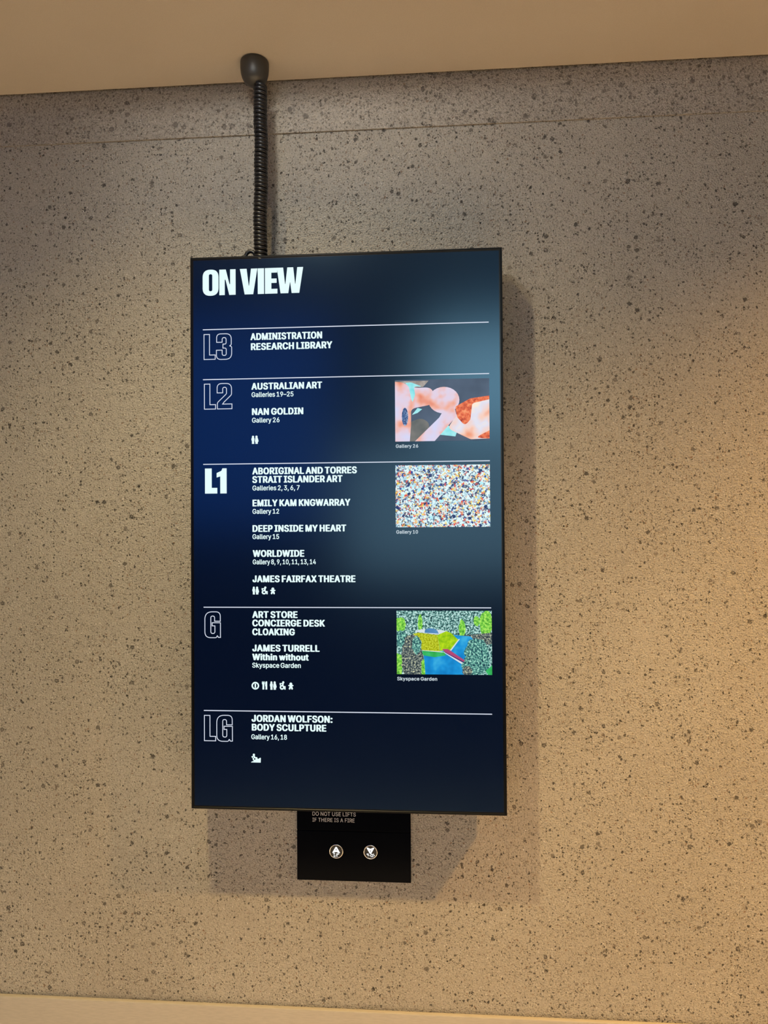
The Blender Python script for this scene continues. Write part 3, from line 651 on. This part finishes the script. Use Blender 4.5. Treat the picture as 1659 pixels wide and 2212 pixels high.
def axis_x(z):
    for (za, xa), (zb, xb) in zip(axis, axis[1:]):
        if za >= z >= zb:
            t = (za - z) / (za - zb)
            t = t * t * (3 - 2 * t)
            return xa + (xb - xa) * t
    return axis[0][1] if z > axis[0][0] else axis[-1][1]


CORD_R, COIL_R, PITCH = 0.0040, 0.0106, 0.0081
path = []
# straight lead from inside the cup
for k in range(5):
    path.append(Vector((CUP[0] + 0.004 + 0.0005 * k, CUP[1] + 0.0, Z0 + 0.945 - 0.0025 * k)))
z_top, z_bot = 0.926, 0.560
turns = (z_top - z_bot) / PITCH
steps = int(turns * 20)
for k in range(steps + 1):
    t = k / steps
    a = 2 * math.pi * turns * t - 0.6 * math.pi
    zz = z_top - (z_top - z_bot) * t + 0.0009 * math.sin(t * 57.0)
    cx = axis_x(zz)
    path.append(Vector((cx + COIL_R * math.cos(a), -0.0765 + COIL_R * math.sin(a), Z0 + zz)))
# tail: leaves the last coil in a small loop and drops behind the display
for k in range(1, 17):
    a = math.pi * k / 16
    path.append(Vector((-0.1985 + 0.0100 * math.cos(a), -0.0700, Z0 + 0.5735 + 0.0105 * math.sin(a))))
for k in range(1, 8):
    path.append(Vector((-0.2085 - 0.0035 * k, -0.0700, Z0 + 0.5735 - 0.0006 * k * k)))
v, f = sweep(path, CORD_R, 10)
cord = mesh_obj('coiled_cable', v, f, M_cord, None, smooth=True)
cord['label'] = 'black coiled cable hanging from the ceiling cup down behind the screen'
cord['category'] = 'cable'

# ------------------------------------------------------------------ lift call panel
PX0, PX1, PZ0, PZ1, PY = -0.1182, 0.1253, Z0 - 0.7463, Z0 - 0.46, -0.008
SEAM = Z0 - 0.6409
pan = thing('lift_call_panel', 'black glass lift call panel on concrete wall below the screen, with two round buttons',
            'lift panel', ((PX0 + PX1) / 2, 0, PZ0))
box('button_plate', (PX0, PX1, PY, 0.0, PZ0, SEAM - 0.0006), M_panel, pan, 0.0006)
box('notice_plate', (PX0, PX1, PY, 0.0, SEAM + 0.0006, PZ1), M_panel, pan, 0.0006)
box('backing_frame', (PX0 + .004, PX1 - .004, PY + 0.003, 0.0, SEAM - 0.004, SEAM + 0.004), M_seam, pan)
nt_ = pan.children[1]
flat('notice_text', text_geo('DO NOT USE LIFTS', 0.0931, 0.0081, 0.0, 0.0, 0.0), -0.0845, Z0 - 0.6090, PY - 0.0003, M_print, nt_)
flat('notice_text', text_geo('IF THERE IS A FIRE', 0.0906, 0.0081, 0.0, 0.0, 0.0), -0.0846, Z0 - 0.6218, PY - 0.0003, M_print, nt_)


def torus_y(c, R, r, n=48, m=10):
    V, F = [], []
    for i in range(n):
        a = 2 * math.pi * i / n
        for j in range(m):
            b = 2 * math.pi * j / m
            rr = R + r * math.cos(b)
            V.append((c[0] + rr * math.cos(a), c[1] + r * math.sin(b), c[2] + rr * math.sin(a)))
    for i in range(n):
        for j in range(m):
            F.append((i * m + j, i * m + (j + 1) % m, ((i + 1) % n) * m + (j + 1) % m, ((i + 1) % n) * m + j))
    return V, F


def disc_y(c, r, y_front, y_back, n=40, dish=0.0006):
    V, F = [], []
    rings = [(r, y_back), (r, y_front + 0.0006), (r - 0.0007, y_front), (r * 0.5, y_front - 0.0), (0.0004, y_front)]
    for rr, y in rings:
        for k in range(n):
            a = 2 * math.pi * k / n
            V.append((c[0] + rr * math.cos(a), y, c[2] + rr * math.sin(a)))
    for i in range(len(rings) - 1):
        for k in range(n):
            a, b = i * n + k, i * n + (k + 1) % n
            F.append((a, b, b + n, a + n))
    F.append(tuple(range(4 * n, 5 * n)))
    return V, F


UP_ARROW = [[(0, .165), (.028, .150), (.275, -.255), (.23, -.275), (.0, -.165), (-.23, -.275), (-.275, -.255), (-.028, .150)]]


def lift_button(cx, cz_, up, label):
    c = (cx, PY, cz_)
    R = 0.0145
    v, f = disc_y(c, 0.0134, PY - 0.0022, PY + 0.002)
    cap = mesh_obj('call_button', v, f, M_cap, pan, smooth=False)
    cap['label'] = label
    v, f = torus_y((cx, PY - 0.0008, cz_), 0.01385, 0.0013)
    mesh_obj('chrome_ring', v, f, M_chrome, cap, smooth=True)
    k = 0.0300
    # arrowhead shaped like a broad letter A with a small hole
    outer = rounded([(-0.045, .335, .05), (.045, .335, .05), (.285, -.085, .03), (.205, -.105, .03), (.0, -.015, .02), (-.205, -.105, .03), (-.285, -.085, .03)], 4)
    hole = circle(0, .135, .042, 8, .035)
    sgn = 1 if up else -1
    oz = 0.0 if up else 0.23
    loops = [[(x, sgn * z + oz) for x, z in lp] for lp in (outer, hole)]
    flat('arrow_sign', fill(loops), cx, cz_, PY - 0.0026, M_lit_white, cap, k)
    if up:
        dots = [(-.16, -.16), (-.11, -.16), (.05, -.16), (.11, -.16), (.17, -.16), (-.15, -.31), (-.08, -.31), (.05, -.24), (.05, -.31)]
    else:
        dots = [(-.23, -.13), (-.16, -.13), (-.16, -.22), (-.02, -.22), (.06, -.13), (.20, -.13), (.13, -.18), (.26, -.22), (.06, -.29), (.16, -.29), (-.02, -.22)]
    parts = []
    for dx, dz in dots:
        parts.append(box_geo(cx + (dx - .032) * k, cx + (dx + .032) * k, PY - 0.0032, PY - 0.0020,
                             cz_ + (dz - .030) * k, cz_ + (dz + .030) * k))
    v, f = join_geo(parts)
    mesh_obj('braille_dots', v, f, M_lit_white, cap)


lift_button(-0.0336, Z0 - 0.6833, True, 'lit call button with upward arrow')
lift_button(0.0397, Z0 - 0.6828, False, 'lit call button with downward arrow')

# ------------------------------------------------------------------ the display
HW, HH = 0.32, 0.5669
tv = thing('information_display', 'tall black wall screen listing ON VIEW and the floors L3 to LG',
           'screen', (0, 0, Z0 - HH))
YF = -0.0915
# bezel: ring with a rounded lip
lw = 0.0042


def ring_geo(prof, hw, hh):
    """Mitred rectangular frame; prof: (inset, y) pairs forming a closed section."""
    V, F = [], []
    n = len(prof)
    for sx, sz in ((-1, -1), (1, -1), (1, 1), (-1, 1)):
        for i, y in prof:
            V.append((sx * (hw - i), y, Z0 + sz * (hh - i)))
    for c in range(4):
        d = (c + 1) % 4
        for k in range(n):
            l = (k + 1) % n
            F.append((c * n + k, d * n + k, d * n + l, c * n + l))
    return V, F


v, f = ring_geo([(0.0, -0.036), (0.0, YF + 0.0008), (0.0008, YF), (lw - 0.0006, YF), (lw, YF + 0.0006), (lw, -0.085), (0.012, -0.085), (0.012, -0.036)], HW, HH)
mesh_obj('bezel', v, f, M_bezel, tv)
box('rear_housing', (-0.309, 0.309, -0.066, -0.0365, Z0 - 0.556, Z0 + 0.556), M_black, tv, 0.002)
box('wall_mount', (-0.16, 0.16, -0.038, 0.0, Z0 - 0.20, Z0 + 0.20), M_black, tv, 0.002)
YG = -0.0900
GW, GH = HW - lw, HH - lw
scr = box('screen', (-GW, GW, YG, -0.0845, Z0 - GH, Z0 + GH), M_screen, tv)
mk = 0.0022
v, f = ring_geo([(0.0, YG - 0.0001), (mk, YG - 0.0001), (mk, YG), (0.0, YG)], GW, GH)
mesh_obj('black_border', v, f, M_mask, scr)
YT = YG - 0.0004                            # plane of the lit picture

# heading -------------------------------------------------------------
# letters in cap-height units, x from the left edge of the word
def g_O(w=.624, s=.245, r=.30):
    o = rounded([(0, -.012, r), (w, -.012, r), (w, 1.012, r), (0, 1.012, r)], 8)
    i = rounded([(s, .165, .07), (w - s, .165, .07), (w - s, .835, .07), (s, .835, .07)], 6)
    return [o, i]


HEAD = [
    (0.0, g_O()),
    (.655, [[(0, 0), (.215, 0), (.215, .60), (.245, .60), (.39, 0), (.640, 0), (.640, 1), (.425, 1), (.425, .42), (.40, .42), (.255, 1), (0, 1)]]),
    (1.462, [[(0, 1), (.265, 1), (.345, .34), (.36, .34), (.435, 1), (.685, 1), (.52, 0), (.185, 0)]]),
    (2.160, [[(0, 0), (.245, 0), (.245, 1), (0, 1)]]),
    (2.440, [[(0, 0), (.485, 0), (.485, .185), (.25, .185), (.25, .415), (.455, .415), (.455, .585), (.25, .585), (.25, .815), (.475, .815), (.475, 1), (0, 1)]]),
    (2.905, [[(0, 1), (.245, 1), (.315, .36), (.33, .36), (.405, 1), (.635, 1), (.705, .36), (.72, .36), (.79, 1), (1.02, 1), (.865, 0), (.57, 0), (.515, .42), (.505, .42), (.44, 0), (.14, 0)]]),
]
parts = []
for x, loops in HEAD:
    v, f = fill(loops)
    parts.append(([(p[0] + x, p[1]) for p in v], f))
v, f = join_geo(parts)
wmax = max(p[0] for p in v)
flat('heading_text', (v, f), -0.2940, Z0 + 0.4876, YT, M_text, scr, 0.2104 / wmax, 0.0530)

# rules ---------------------------------------------------------------
for zr in (0.4168, 0.3133, 0.1383, -0.1555, -0.3667):
    box('divider_line', (-0.2938, 0.2922, YT - 0.0002, YT + 0.0002, Z0 + zr - 0.0009, Z0 + zr + 0.0009), M_rule, scr)

# floor codes ---------------------------------------------------------
C_L = rounded([(0, 0), (.455, 0), (.455, .175), (.225, .175), (.225, 1), (0, 1)])
C_3 = rounded([(0.0, .36), (0.0, -.012, .30), (.62, -.012, .30), (.62, .50, .16), (.52, .52, .03), (.605, .56, .12), (.605, 1.012, .30), (0.01, 1.012, .30), (.01, .675),
               (.235, .675), (.235, .86, .08), (.395, .86, .08), (.395, .60, .06), (.265, .60), (.265, .44), (.40, .44, .08), (.40, .145, .08), (.235, .145, .08), (.235, .36)], 9)
C_2 = rounded([(0.03, 0), (.62, 0), (.62, .19), (.24, .19), (.30, .27, .05), (.605, .56, .14), (.605, 1.012, .30), (0.02, 1.012, .30), (.02, .64), (.245, .64), (.245, .86, .08), (.40, .86, .08), (.40, .60, .10), (.03, .25, .12)], 9)
C_G = rounded([(0, -.012, .30), (.47, -.012, .22), (.50, .085, .02), (.545, 0), (.63, 0), (.63, .58), (.295, .58), (.295, .455), (.405, .455), (.405, .155, .08), (.24, .155, .08), (.24, .845, .08), (.395, .845, .08), (.395, .64), (.625, .64),
               (.625, 1.012, .30), (0, 1.012, .30)], 9)
C_1 = [(.145, 0), (.405, 0), (.405, 1), (.235, 1), (.19, .90), (0, .815), (0, .635), (.145, .68)]
HC = 0.0517


def code(name, glyphs, x, z, outlined, label):
    parts = []
    for gx, lp in glyphs:
        v, f = stroke(lp, 0.030) if outlined else fill([lp])
        parts.append(([(p[0] + gx, p[1]) for p in v], f))
    o = flat(name, join_geo(parts), x, Z0 + z, YT, M_rule if outlined else M_text, scr, HC)
    o['label'] = label


code('floor_code', [(0, C_L), (.505, C_3)], -0.2915, 0.3551, True, 'outlined L3')
code('floor_code', [(0, C_L), (.500, C_2)], -0.2910, 0.2523, True, 'outlined L2')
L_solid = rounded([(0, 0), (.50, 0), (.50, .225), (.275, .225), (.275, 1), (0, 1)])
code('floor_code', [(0, L_solid), (.475, C_1)], -0.2902, 0.0780, False, 'solid white L1')
code('floor_code', [(0, C_G)], -0.2912, -0.2172, True, 'outlined G')
code('floor_code', [(0, C_L), (.500, C_G)], -0.2928, -0.4284, True, 'outlined LG')

# listing -------------------------------------------------------------
ROWS = [
    ('ADMINISTRATION', -194.0, 392.7, 148.9, 14.3, 1), ('RESEARCH LIBRARY', -193.1, 372.1, 168.9, 14.3, 1),
    ('AUSTRALIAN ART', -192.4, 290.5, 146.8, 13.9, 1), ('Galleries 19–25', -192.0, 275.3, 87.1, 10.0, 0),
    ('NAN GOLDIN', -191.4, 238.3, 106.7, 13.9, 1), ('Gallery 26', -191.3, 222.8, 57.3, 10.0, 0),
    ('ABORIGINAL AND TORRES', -191.2, 116.3, 215.7, 14.0, 1), ('STRAIT ISLANDER ART', -191.2, 98.9, 186.4, 14.0, 1),
    ('Galleries 2, 3, 6, 7', -190.9, 83.5, 97.9, 10.0, 0),
    ('EMILY KAM KNGWARRAY', -190.9, 50.8, 201.9, 13.9, 1), ('Gallery 12', -191.0, 35.6, 55.3, 10.0, 0),
    ('DEEP INSIDE MY HEART', -191.1, -1.4, 193.3, 13.9, 1), ('Gallery 15', -191.2, -16.1, 55.3, 10.0, 0),
    ('WORLDWIDE', -190.8, -52.5, 106.8, 13.9, 1), ('Gallery 8, 9, 10, 11, 13, 14', -190.9, -67.7, 130.6, 10.0, 0),
    ('JAMES FAIRFAX THEATRE', -191.5, -104.3, 211.9, 13.9, 1),
    ('ART STORE', -192.3, -177.1, 93.8, 13.8, 1), ('CONCIERGE DESK', -192.3, -194.3, 149.9, 13.8, 1),
    ('CLOAKING', -192.4, -212.3, 88.1, 13.8, 1), ('JAMES TURRELL', -192.5, -245.3, 138.9, 13.8, 1),
    ('Within without', -192.6, -263.2, 116.6, 13.2, 1), ('Skyspace Garden', -192.7, -278.3, 100.4, 10.0, 0),
    ('JORDAN WOLFSON:', -194.5, -388.4, 166.6, 14.1, 1), ('BODY SCULPTURE', -194.1, -406.3, 153.4, 13.9, 1),
    ('Gallery 16, 18', -195.1, -423.8, 73.6, 10.0, 0)]
for s, x, z, w, cap, bold in ROWS:
    geo = text_geo(s, w / 1000, cap / 1000, 0.036 if bold else 0.020, 0.060 if bold else 0.020, -0.05 if bold else -0.03)
    flat('listing_text', geo, x / 1000, Z0 + z / 1000, YT, M_text, scr)
for s, x, z, w, cap in (('Gallery 26', 103.9, 166.7, 45.3, 7.0), ('Gallery 10', 103.7, -6.6, 43.9, 7.0), ('Skyspace Garden', 103.5, -301.4, 80.3, 7.0)):
    flat('picture_caption', text_geo(s, w / 1000, cap / 1000, 0.026, 0.022, 0.0), x / 1000, Z0 + z / 1000, YT, M_caption, scr)

# pictograms ----------------------------------------------------------
def poly(*p):
    return [list(p)]


def capsule(x0, y0, x1, y1, r, n=6):
    a = math.atan2(y1 - y0, x1 - x0)
    out = []
    for k in range(n + 1):
        t = a + math.pi / 2 + math.pi * k / n
        out.append((x0 + r * math.cos(t), y0 + r * math.sin(t)))
    for k in range(n + 1):
        t = a - math.pi / 2 + math.pi * k / n
        out.append((x1 + r * math.cos(t), y1 + r * math.sin(t)))
    return [out]


PEOPLE = [[circle(283, 316, 56)], poly((238, 350), (328, 350), (352, 395), (356, 460), (338, 560), (345, 690), (225, 690), (228, 560), (200, 470), (208, 395)),
          [circle(460, 316, 58)], poly((412, 350), (512, 350), (545, 450), (570, 560), (530, 590), (525, 690), (403, 690), (403, 590), (376, 562), (398, 400))]
PEOPLE_BOX = (195, 575, 258, 690)
WHEEL = [[circle(908, 238, 56)], [circle(845, 490, 118, 24), circle(848, 488, 48, 16)],
         poly((850, 275), (935, 290), (915, 400), (960, 425), (1025, 430), (1025, 600), (962, 600), (955, 490), (840, 420), (850, 320), (790, 325), (795, 400), (735, 390), (722, 275))]
WHEEL_BOX = (720, 1028, 182, 608)
BABY = [[circle(1290, 328, 72)], capsule(1188, 405, 1392, 405, 31), poly((1240, 380), (1340, 380), (1325, 470), (1255, 470)),
        capsule(1262, 470, 1228, 560, 44), capsule(1318, 470, 1352, 560, 44)]
BABY_BOX = (1157, 1423, 256, 606)
INFO = [[circle(250, 285, 126, 28), circle(250, 285, 78, 24)], capsule(250, 240, 250, 330, 24)]
INFO_BOX = (124, 376, 159, 411)
CUTLERY = [poly((465, 145), (485, 145), (492, 205), (500, 145), (520, 145), (528, 205), (535, 145), (557, 145), (553, 225), (538, 250), (540, 408), (480, 408), (482, 250), (463, 225)),
           poly((585, 150), (612, 140), (637, 145), (637, 408), (580, 408), (583, 308), (567, 298), (573, 190))]
CUTLERY_BOX = (463, 640, 140, 408)
RAMP = [[circle(552, 482, 98)], [circle(620, 870, 175, 24), circle(625, 865, 72, 16)],
        poly((300, 1185), (340, 1120), (640, 1010), (930, 862), (1125, 745), (1175, 775), (1155, 1190)),
        poly((330, 640), (480, 585), (480, 540), (630, 540), (655, 650), (720, 725), (800, 680), (850, 740), (900, 850), (880, 960), (740, 930), (745, 800), (600, 720), (520, 660), (440, 700), (480, 770), (430, 810), (350, 700))]
RAMP_BOX = (300, 1178, 384, 1192)


def icon(name, shapes, bx, x0, z0, x1, z1):
    parts = []
    for loops in shapes:
        v, f = fill(loops)
        parts.append(([((p[0] - bx[0]) / (bx[1] - bx[0]), (bx[3] - p[1]) / (bx[3] - bx[2])) for p in v], f))
    flat(name, join_geo(parts), x0 / 1000, Z0 + z0 / 1000, YT, M_text, scr, (x1 - x0) / 1000, (z1 - z0) / 1000)


icon('restroom_sign', PEOPLE, PEOPLE_BOX, -192.9, 179.1, -177.4, 196.0)
icon('restroom_sign', PEOPLE, PEOPLE_BOX, -192.1, -129.2, -177.6, -113.1)
icon('wheelchair_sign', WHEEL, WHEEL_BOX, -172.9, -129.1, -159.9, -113.0)
icon('baby_sign', BABY, BABY_BOX, -154.8, -128.9, -143.9, -115.0)
icon('information_sign', INFO, INFO_BOX, -194.3, -323.0, -178.4, -307.2)
icon('cutlery_sign', CUTLERY, CUTLERY_BOX, -172.7, -322.6, -161.6, -306.0)
icon('restroom_sign', PEOPLE, PEOPLE_BOX, -156.4, -322.9, -142.0, -305.8)
icon('wheelchair_sign', WHEEL, WHEEL_BOX, -136.3, -322.7, -123.8, -305.4)
icon('baby_sign', BABY, BABY_BOX, -118.4, -322.3, -107.6, -308.0)
icon('ramp_sign', RAMP, RAMP_BOX, -195.8, -471.1, -175.4, -453.0)

# pictures ------------------------------------------------------------
def lit(name, builder, strength=1.0):
    m, nt, b = new_mat(name)
    tc = nt.nodes.new('ShaderNodeTexCoord')
    c = builder(nt, tc.outputs['Object'])
    b.inputs['Base Color'].default_value = (0, 0, 0, 1)
    b.inputs['Roughness'].default_value = 0.3
    b.inputs['Specular IOR Level'].default_value = 0.2
    if isinstance(c, tuple):
        b.inputs['Emission Color'].default_value = (*c, 1)
    else:
        nt.links.new(c, b.inputs['Emission Color'])
    b.inputs['Emission Strength'].default_value = strength
    return m


def speckle(stops, scale, detail=2.0, rough=0.6, interp='LINEAR', lo=0.3, hi=0.7):
    def f(nt, P):
        n = nnoise(nt, P, scale, detail, rough)
        return nramp(nt, nrange(nt, n.outputs['Fac'], lo, hi, smooth=False), stops, interp)
    return f


def picture(name, x0, z0, x1, z1, layers, label):
    """Flat lit image: coloured shapes laid over each other, each a hair in front of the last."""
    V, F, FM, mats = [], [], [], []
    for k, (mat, loops) in enumerate(layers):
        if mat not in mats:
            mats.append(mat)
        v, f = fill(loops)
        n = len(V)
        V += [(x0 / 1000 + p[0] * (x1 - x0) / 1000, YT - 0.00002 * k, Z0 + z0 / 1000 + p[1] * (z1 - z0) / 1000) for p in v]
        F += [tuple(i + n for i in q) for q in f]
        FM += [mats.index(mat)] * len(f)
    o = mesh_obj(name, V, F, mats, scr, FM)
    o['label'] = label
    return o


FULL = [[(0, 0), (1, 0), (1, 1), (0, 1)]]
# upper picture: a plain stand-in of warm rounded bands on slate
P_slate = lit('lit_slate', speckle([(0, srgb(66, 80, 100)), (1, srgb(84, 100, 122))], 18))
P_skin = lit('lit_warm_pink', speckle([(0, srgb(226, 120, 84)), (.3, srgb(240, 176, 158)), (.55, srgb(228, 206, 222)), (1, srgb(214, 214, 244))], 26, 2, .5))
P_skin2 = lit('lit_pale_pink', speckle([(0, srgb(240, 150, 110)), (.35, srgb(246, 206, 190)), (.7, srgb(224, 224, 240)), (1, srgb(250, 232, 214))], 24, 2, .5))
P_red = lit('lit_orange_red', speckle([(0, srgb(170, 60, 40)), (.5, srgb(232, 110, 70)), (1, srgb(250, 160, 110))], 120))
P_teal = lit('lit_pale_teal', speckle([(0, srgb(120, 220, 226)), (1, srgb(190, 246, 250))], 40))
P_grey = lit('lit_stone_grey', speckle([(0, srgb(92, 98, 98)), (1, srgb(124, 122, 118))], 30))
P_tan = lit('lit_tan', speckle([(0, srgb(120, 104, 96)), (1, srgb(190, 184, 178))], 50))
P_blue = lit('lit_ink_blue', speckle([(0, srgb(30, 50, 90)), (.5, srgb(70, 100, 150)), (1, srgb(170, 190, 220))], 220))
picture('picture', 103.0, 179.4, 292.1, 304.0, [
    (P_slate, FULL),
    (P_tan, [[(0, .98), (0, .86), (.3, .88), (.36, .98)]]),
    (P_grey, [rounded([(.15, 0), (.36, 0), (.36, .3, .1), (.28, .38, .1), (.17, .32, .05)], 5)]),
    (P_skin, [rounded([(0, .97), (.08, .96, .1), (.20, .86, .2), (.40, .88, .1), (.42, .60, .1), (.17, .53, .08), (.17, .28, .1), (.155, 0), (0, 0)], 7)]),
    (P_teal, [rounded([(.11, .95), (.17, .96, .05), (.30, .88, .02), (.20, .90, .04), (.215, .76, .05), (.185, .62, .02), (.17, .72, .05), (.15, .88, .05)], 5)]),
    (P_teal, [[(.18, .43), (.24, .54), (.29, .52), (.24, .46)]]),
    (P_teal, [[(.48, .10), (.54, .27), (.66, .16), (.64, .07)]]),
    (P_skin2, [rounded([(.56, .20, .08), (.72, .58, .15), (1, .68), (1, .03), (.80, .02, .05)], 7)]),
    (P_skin, [[(p[0], p[1]) for p in circle(.52, .66, .165, 28, .215)]]),
    (P_red, [rounded([(.64, .55, .04), (.80, .68, .06), (1, .72), (1, .66), (.82, .60, .05), (.80, .34, .06), (.74, .24, .04), (.66, .38, .05)], 5)]),
    (P_skin, [rounded([(.21, 0), (.42, 0), (.655, .40, .05), (.63, .56, .06), (.54, .56, .05), (.47, .38, .05)], 6)]),
    (P_blue, [[(p[0], p[1]) for p in circle(.105, .40, .034, 14, .15)]]),
    (P_red, [rounded([(.84, .04, .04), (1, .16), (1, .03)], 4)]),
], 'upper picture of warm pink shapes on slate')


# middle picture: plain field of mixed paint flecks
def flecks(nt, P):
    d = nnoise(nt, P, 300, 2, 0.6)
    sub = nt.nodes.new('ShaderNodeVectorMath'); sub.operation = 'SUBTRACT'
    nt.links.new(d.outputs['Color'], sub.inputs[0]); sub.inputs[1].default_value = (0.5, 0.5, 0.5)
    sc = nt.nodes.new('ShaderNodeVectorMath'); sc.operation = 'SCALE'
    nt.links.new(sub.outputs[0], sc.inputs[0]); sc.inputs['Scale'].default_value = 0.010
    ad = nt.nodes.new('ShaderNodeVectorMath'); ad.operation = 'ADD'
    nt.links.new(P, ad.inputs[0]); nt.links.new(sc.outputs[0], ad.inputs[1])
    v = nt.nodes.new('ShaderNodeTexVoronoi'); v.inputs['Scale'].default_value = 310
    nt.links.new(ad.outputs[0], v.inputs['Vector'])
    s1 = nt.nodes.new('ShaderNodeSeparateColor'); nt.links.new(v.outputs['Color'], s1.inputs[0])
    c = nramp(nt, s1.outputs[0], [(0, srgb(226, 250, 252)), (.40, srgb(176, 216, 230)), (.52, srgb(96, 124, 150)), (.62, srgb(48, 66, 104)),
                                  (.74, srgb(226, 92, 76)), (.82, srgb(250, 214, 90)), (.89, srgb(240, 170, 120)), (.94, srgb(40, 70, 160))], 'CONSTANT')
    w = nt.nodes.new('ShaderNodeTexVoronoi'); w.inputs['Scale'].default_value = 90
    nt.links.new(ad.outputs[0], w.inputs['Vector'])
    s2 = nt.nodes.new('ShaderNodeSeparateColor'); nt.links.new(w.outputs['Color'], s2.inputs[0])
    c2 = nramp(nt, s2.outputs[1], [(0, srgb(40, 60, 110)), (.35, srgb(232, 84, 70)), (.6, srgb(252, 208, 84)), (.8, srgb(180, 240, 250))], 'CONSTANT')
    k = nmath(nt, 'MULTIPLY', nmath(nt, 'GREATER_THAN', s2.outputs[0], 0.66), nmath(nt, 'LESS_THAN', w.outputs['Distance'], 0.34))
    return nmix(nt, k, c, c2)


P_flecks = lit('lit_paint_flecks', flecks)
picture('picture', 102.8, 6.3, 292.0, 131.1, [(P_flecks, FULL)], 'middle picture of multicoloured paint flecks')

# lower picture: garden with a grassy mound beside blue water
P_trees = lit('lit_far_trees', speckle([(0, srgb(10, 30, 40)), (.3, srgb(44, 92, 92)), (.55, srgb(130, 190, 180)), (.8, srgb(214, 244, 240))], 260, 4, .75, lo=0.38, hi=0.64))
P_green = lit('lit_bright_leaves', speckle([(0, srgb(40, 100, 40)), (.5, srgb(120, 210, 70)), (1, srgb(210, 250, 120))], 200, 3, .7))
P_bush = lit('lit_blue_green_leaves', speckle([(0, srgb(20, 44, 64)), (.4, srgb(60, 120, 120)), (.65, srgb(120, 190, 170)), (1, srgb(190, 240, 220))], 260, 3, .7, lo=0.38, hi=0.64))
P_dark = lit('lit_grey_leaves', speckle([(0, srgb(26, 38, 44)), (.45, srgb(78, 92, 96)), (.75, srgb(150, 160, 150)), (1, srgb(226, 226, 170))], 300, 3, .7, lo=0.38, hi=0.64))
P_mound = lit('lit_lime_grass', speckle([(0, srgb(120, 120, 10)), (.4, srgb(176, 186, 20)), (1, srgb(214, 226, 70))], 330, 2, .6))
P_mound2 = lit('lit_green_grass', speckle([(0, srgb(120, 180, 10)), (1, srgb(190, 226, 30))], 120, 2, .6))
P_water = lit('lit_water', speckle([(0, srgb(10, 118, 190)), (.6, srgb(26, 148, 216)), (1, srgb(60, 176, 226))], 40, 2, .5))
P_shallow = lit('lit_green_water', speckle([(0, srgb(40, 160, 60)), (1, srgb(60, 190, 110))], 60))
P_pale = lit('lit_pale_path', lambda nt, P: srgb(214, 226, 232))
P_path = lit('lit_maroon_path', lambda nt, P: srgb(176, 72, 116))
P_shade = lit('lit_indigo_edge', lambda nt, P: srgb(60, 44, 110))
P_dome = lit('lit_blue_dome', speckle([(0, srgb(70, 124, 176)), (1, srgb(100, 156, 204))], 30))
rnd = random.Random(9)


def blob(cx, cy, rx, ry, n=26, j=.12):
    return [[(min(1, max(0, cx + rx * (1 + rnd.uniform(-j, j)) * math.cos(2 * math.pi * k / n))),
              min(1, max(0, cy + ry * (1 + rnd.uniform(-j, j)) * math.sin(2 * math.pi * k / n)))) for k in range(n)]]


layers = [(P_trees, FULL)]
layers += [(P_green, blob(.04, .78, .06, .12)), (P_green, blob(.25, .80, .025, .14)), (P_green, blob(.69, .72, .035, .14)),
           (P_green, blob(.94, .80, .07, .20)), (P_green, blob(.84, .84, .03, .08)),
           (P_dark, [[(.60, .60), (1, .66), (1, .48), (.8, .44)]]),
           (P_water, [[(.27, .30), (.60, .62), (.78, .60), (.86, .45), (.78, .0), (.28, 0)]]),
           (P_shallow, [[(.27, .37), (.50, .36), (.52, .30), (.40, .27), (.27, .30)]]),
           (P_pale, [[(.19, .67), (.26, .71), (.45, .70), (.54, .68), (.45, .625), (.40, .63)]]),
           (P_dome, [[(.295, .655), (.30, .70), (.34, .725), (.39, .72), (.43, .69), (.445, .64)]]),
           (P_mound, [[(.17, .635), (.23, .655), (.43, .62), (.46, .36), (.27, .375)]]),
           (P_mound2, [[(.43, .62), (.525, .68), (.575, .65), (.65, .545), (.57, .38), (.46, .37)]]),
           (P_pale, [[(.655, .56), (.665, .555), (.575, .375), (.56, .38)]]),
           (P_pale, [[(.26, .38), (.27, .372), (.49, .345), (.48, .36)]]),
           (P_path, [[(.48, .40), (.54, .40), (.75, .19), (.72, .17), (.50, .36)]]),
           (P_shade, [[(.49, .38), (.50, .36), (.72, .19), (.72, .165), (.51, .345)]]),
           (P_pale, [[(.48, .36), (.50, .35), (.73, .16), (.73, .12)]]),
           (P_bush, blob(.05, .55, .06, .14)), (P_dark, blob(.16, .28, .115, .34)), (P_bush, blob(.21, .46, .05, .14)),
           (P_green, [[(0, 0), (0, .33), (.05, .30), (.06, .12), (.05, 0)]]), (P_dark, blob(.16, .10, .11, .18)),
           (P_green, [[(.26, 0), (.26, .2), (.29, .25), (.30, 0)]]),
           (P_bush, blob(.84, .36, .12, .22)), (P_bush, blob(.80, .14, .11, .18)), (P_bush, blob(.91, .24, .07, .20)), (P_dark, blob(.74, .06, .05, .08)),
           (P_shallow, [[(.93, .06), (1, .15), (1, 0), (.96, 0)]])]
picture('picture', 103.1, -288.8, 293.1, -161.5, layers, 'lower picture of a green garden with blue water')
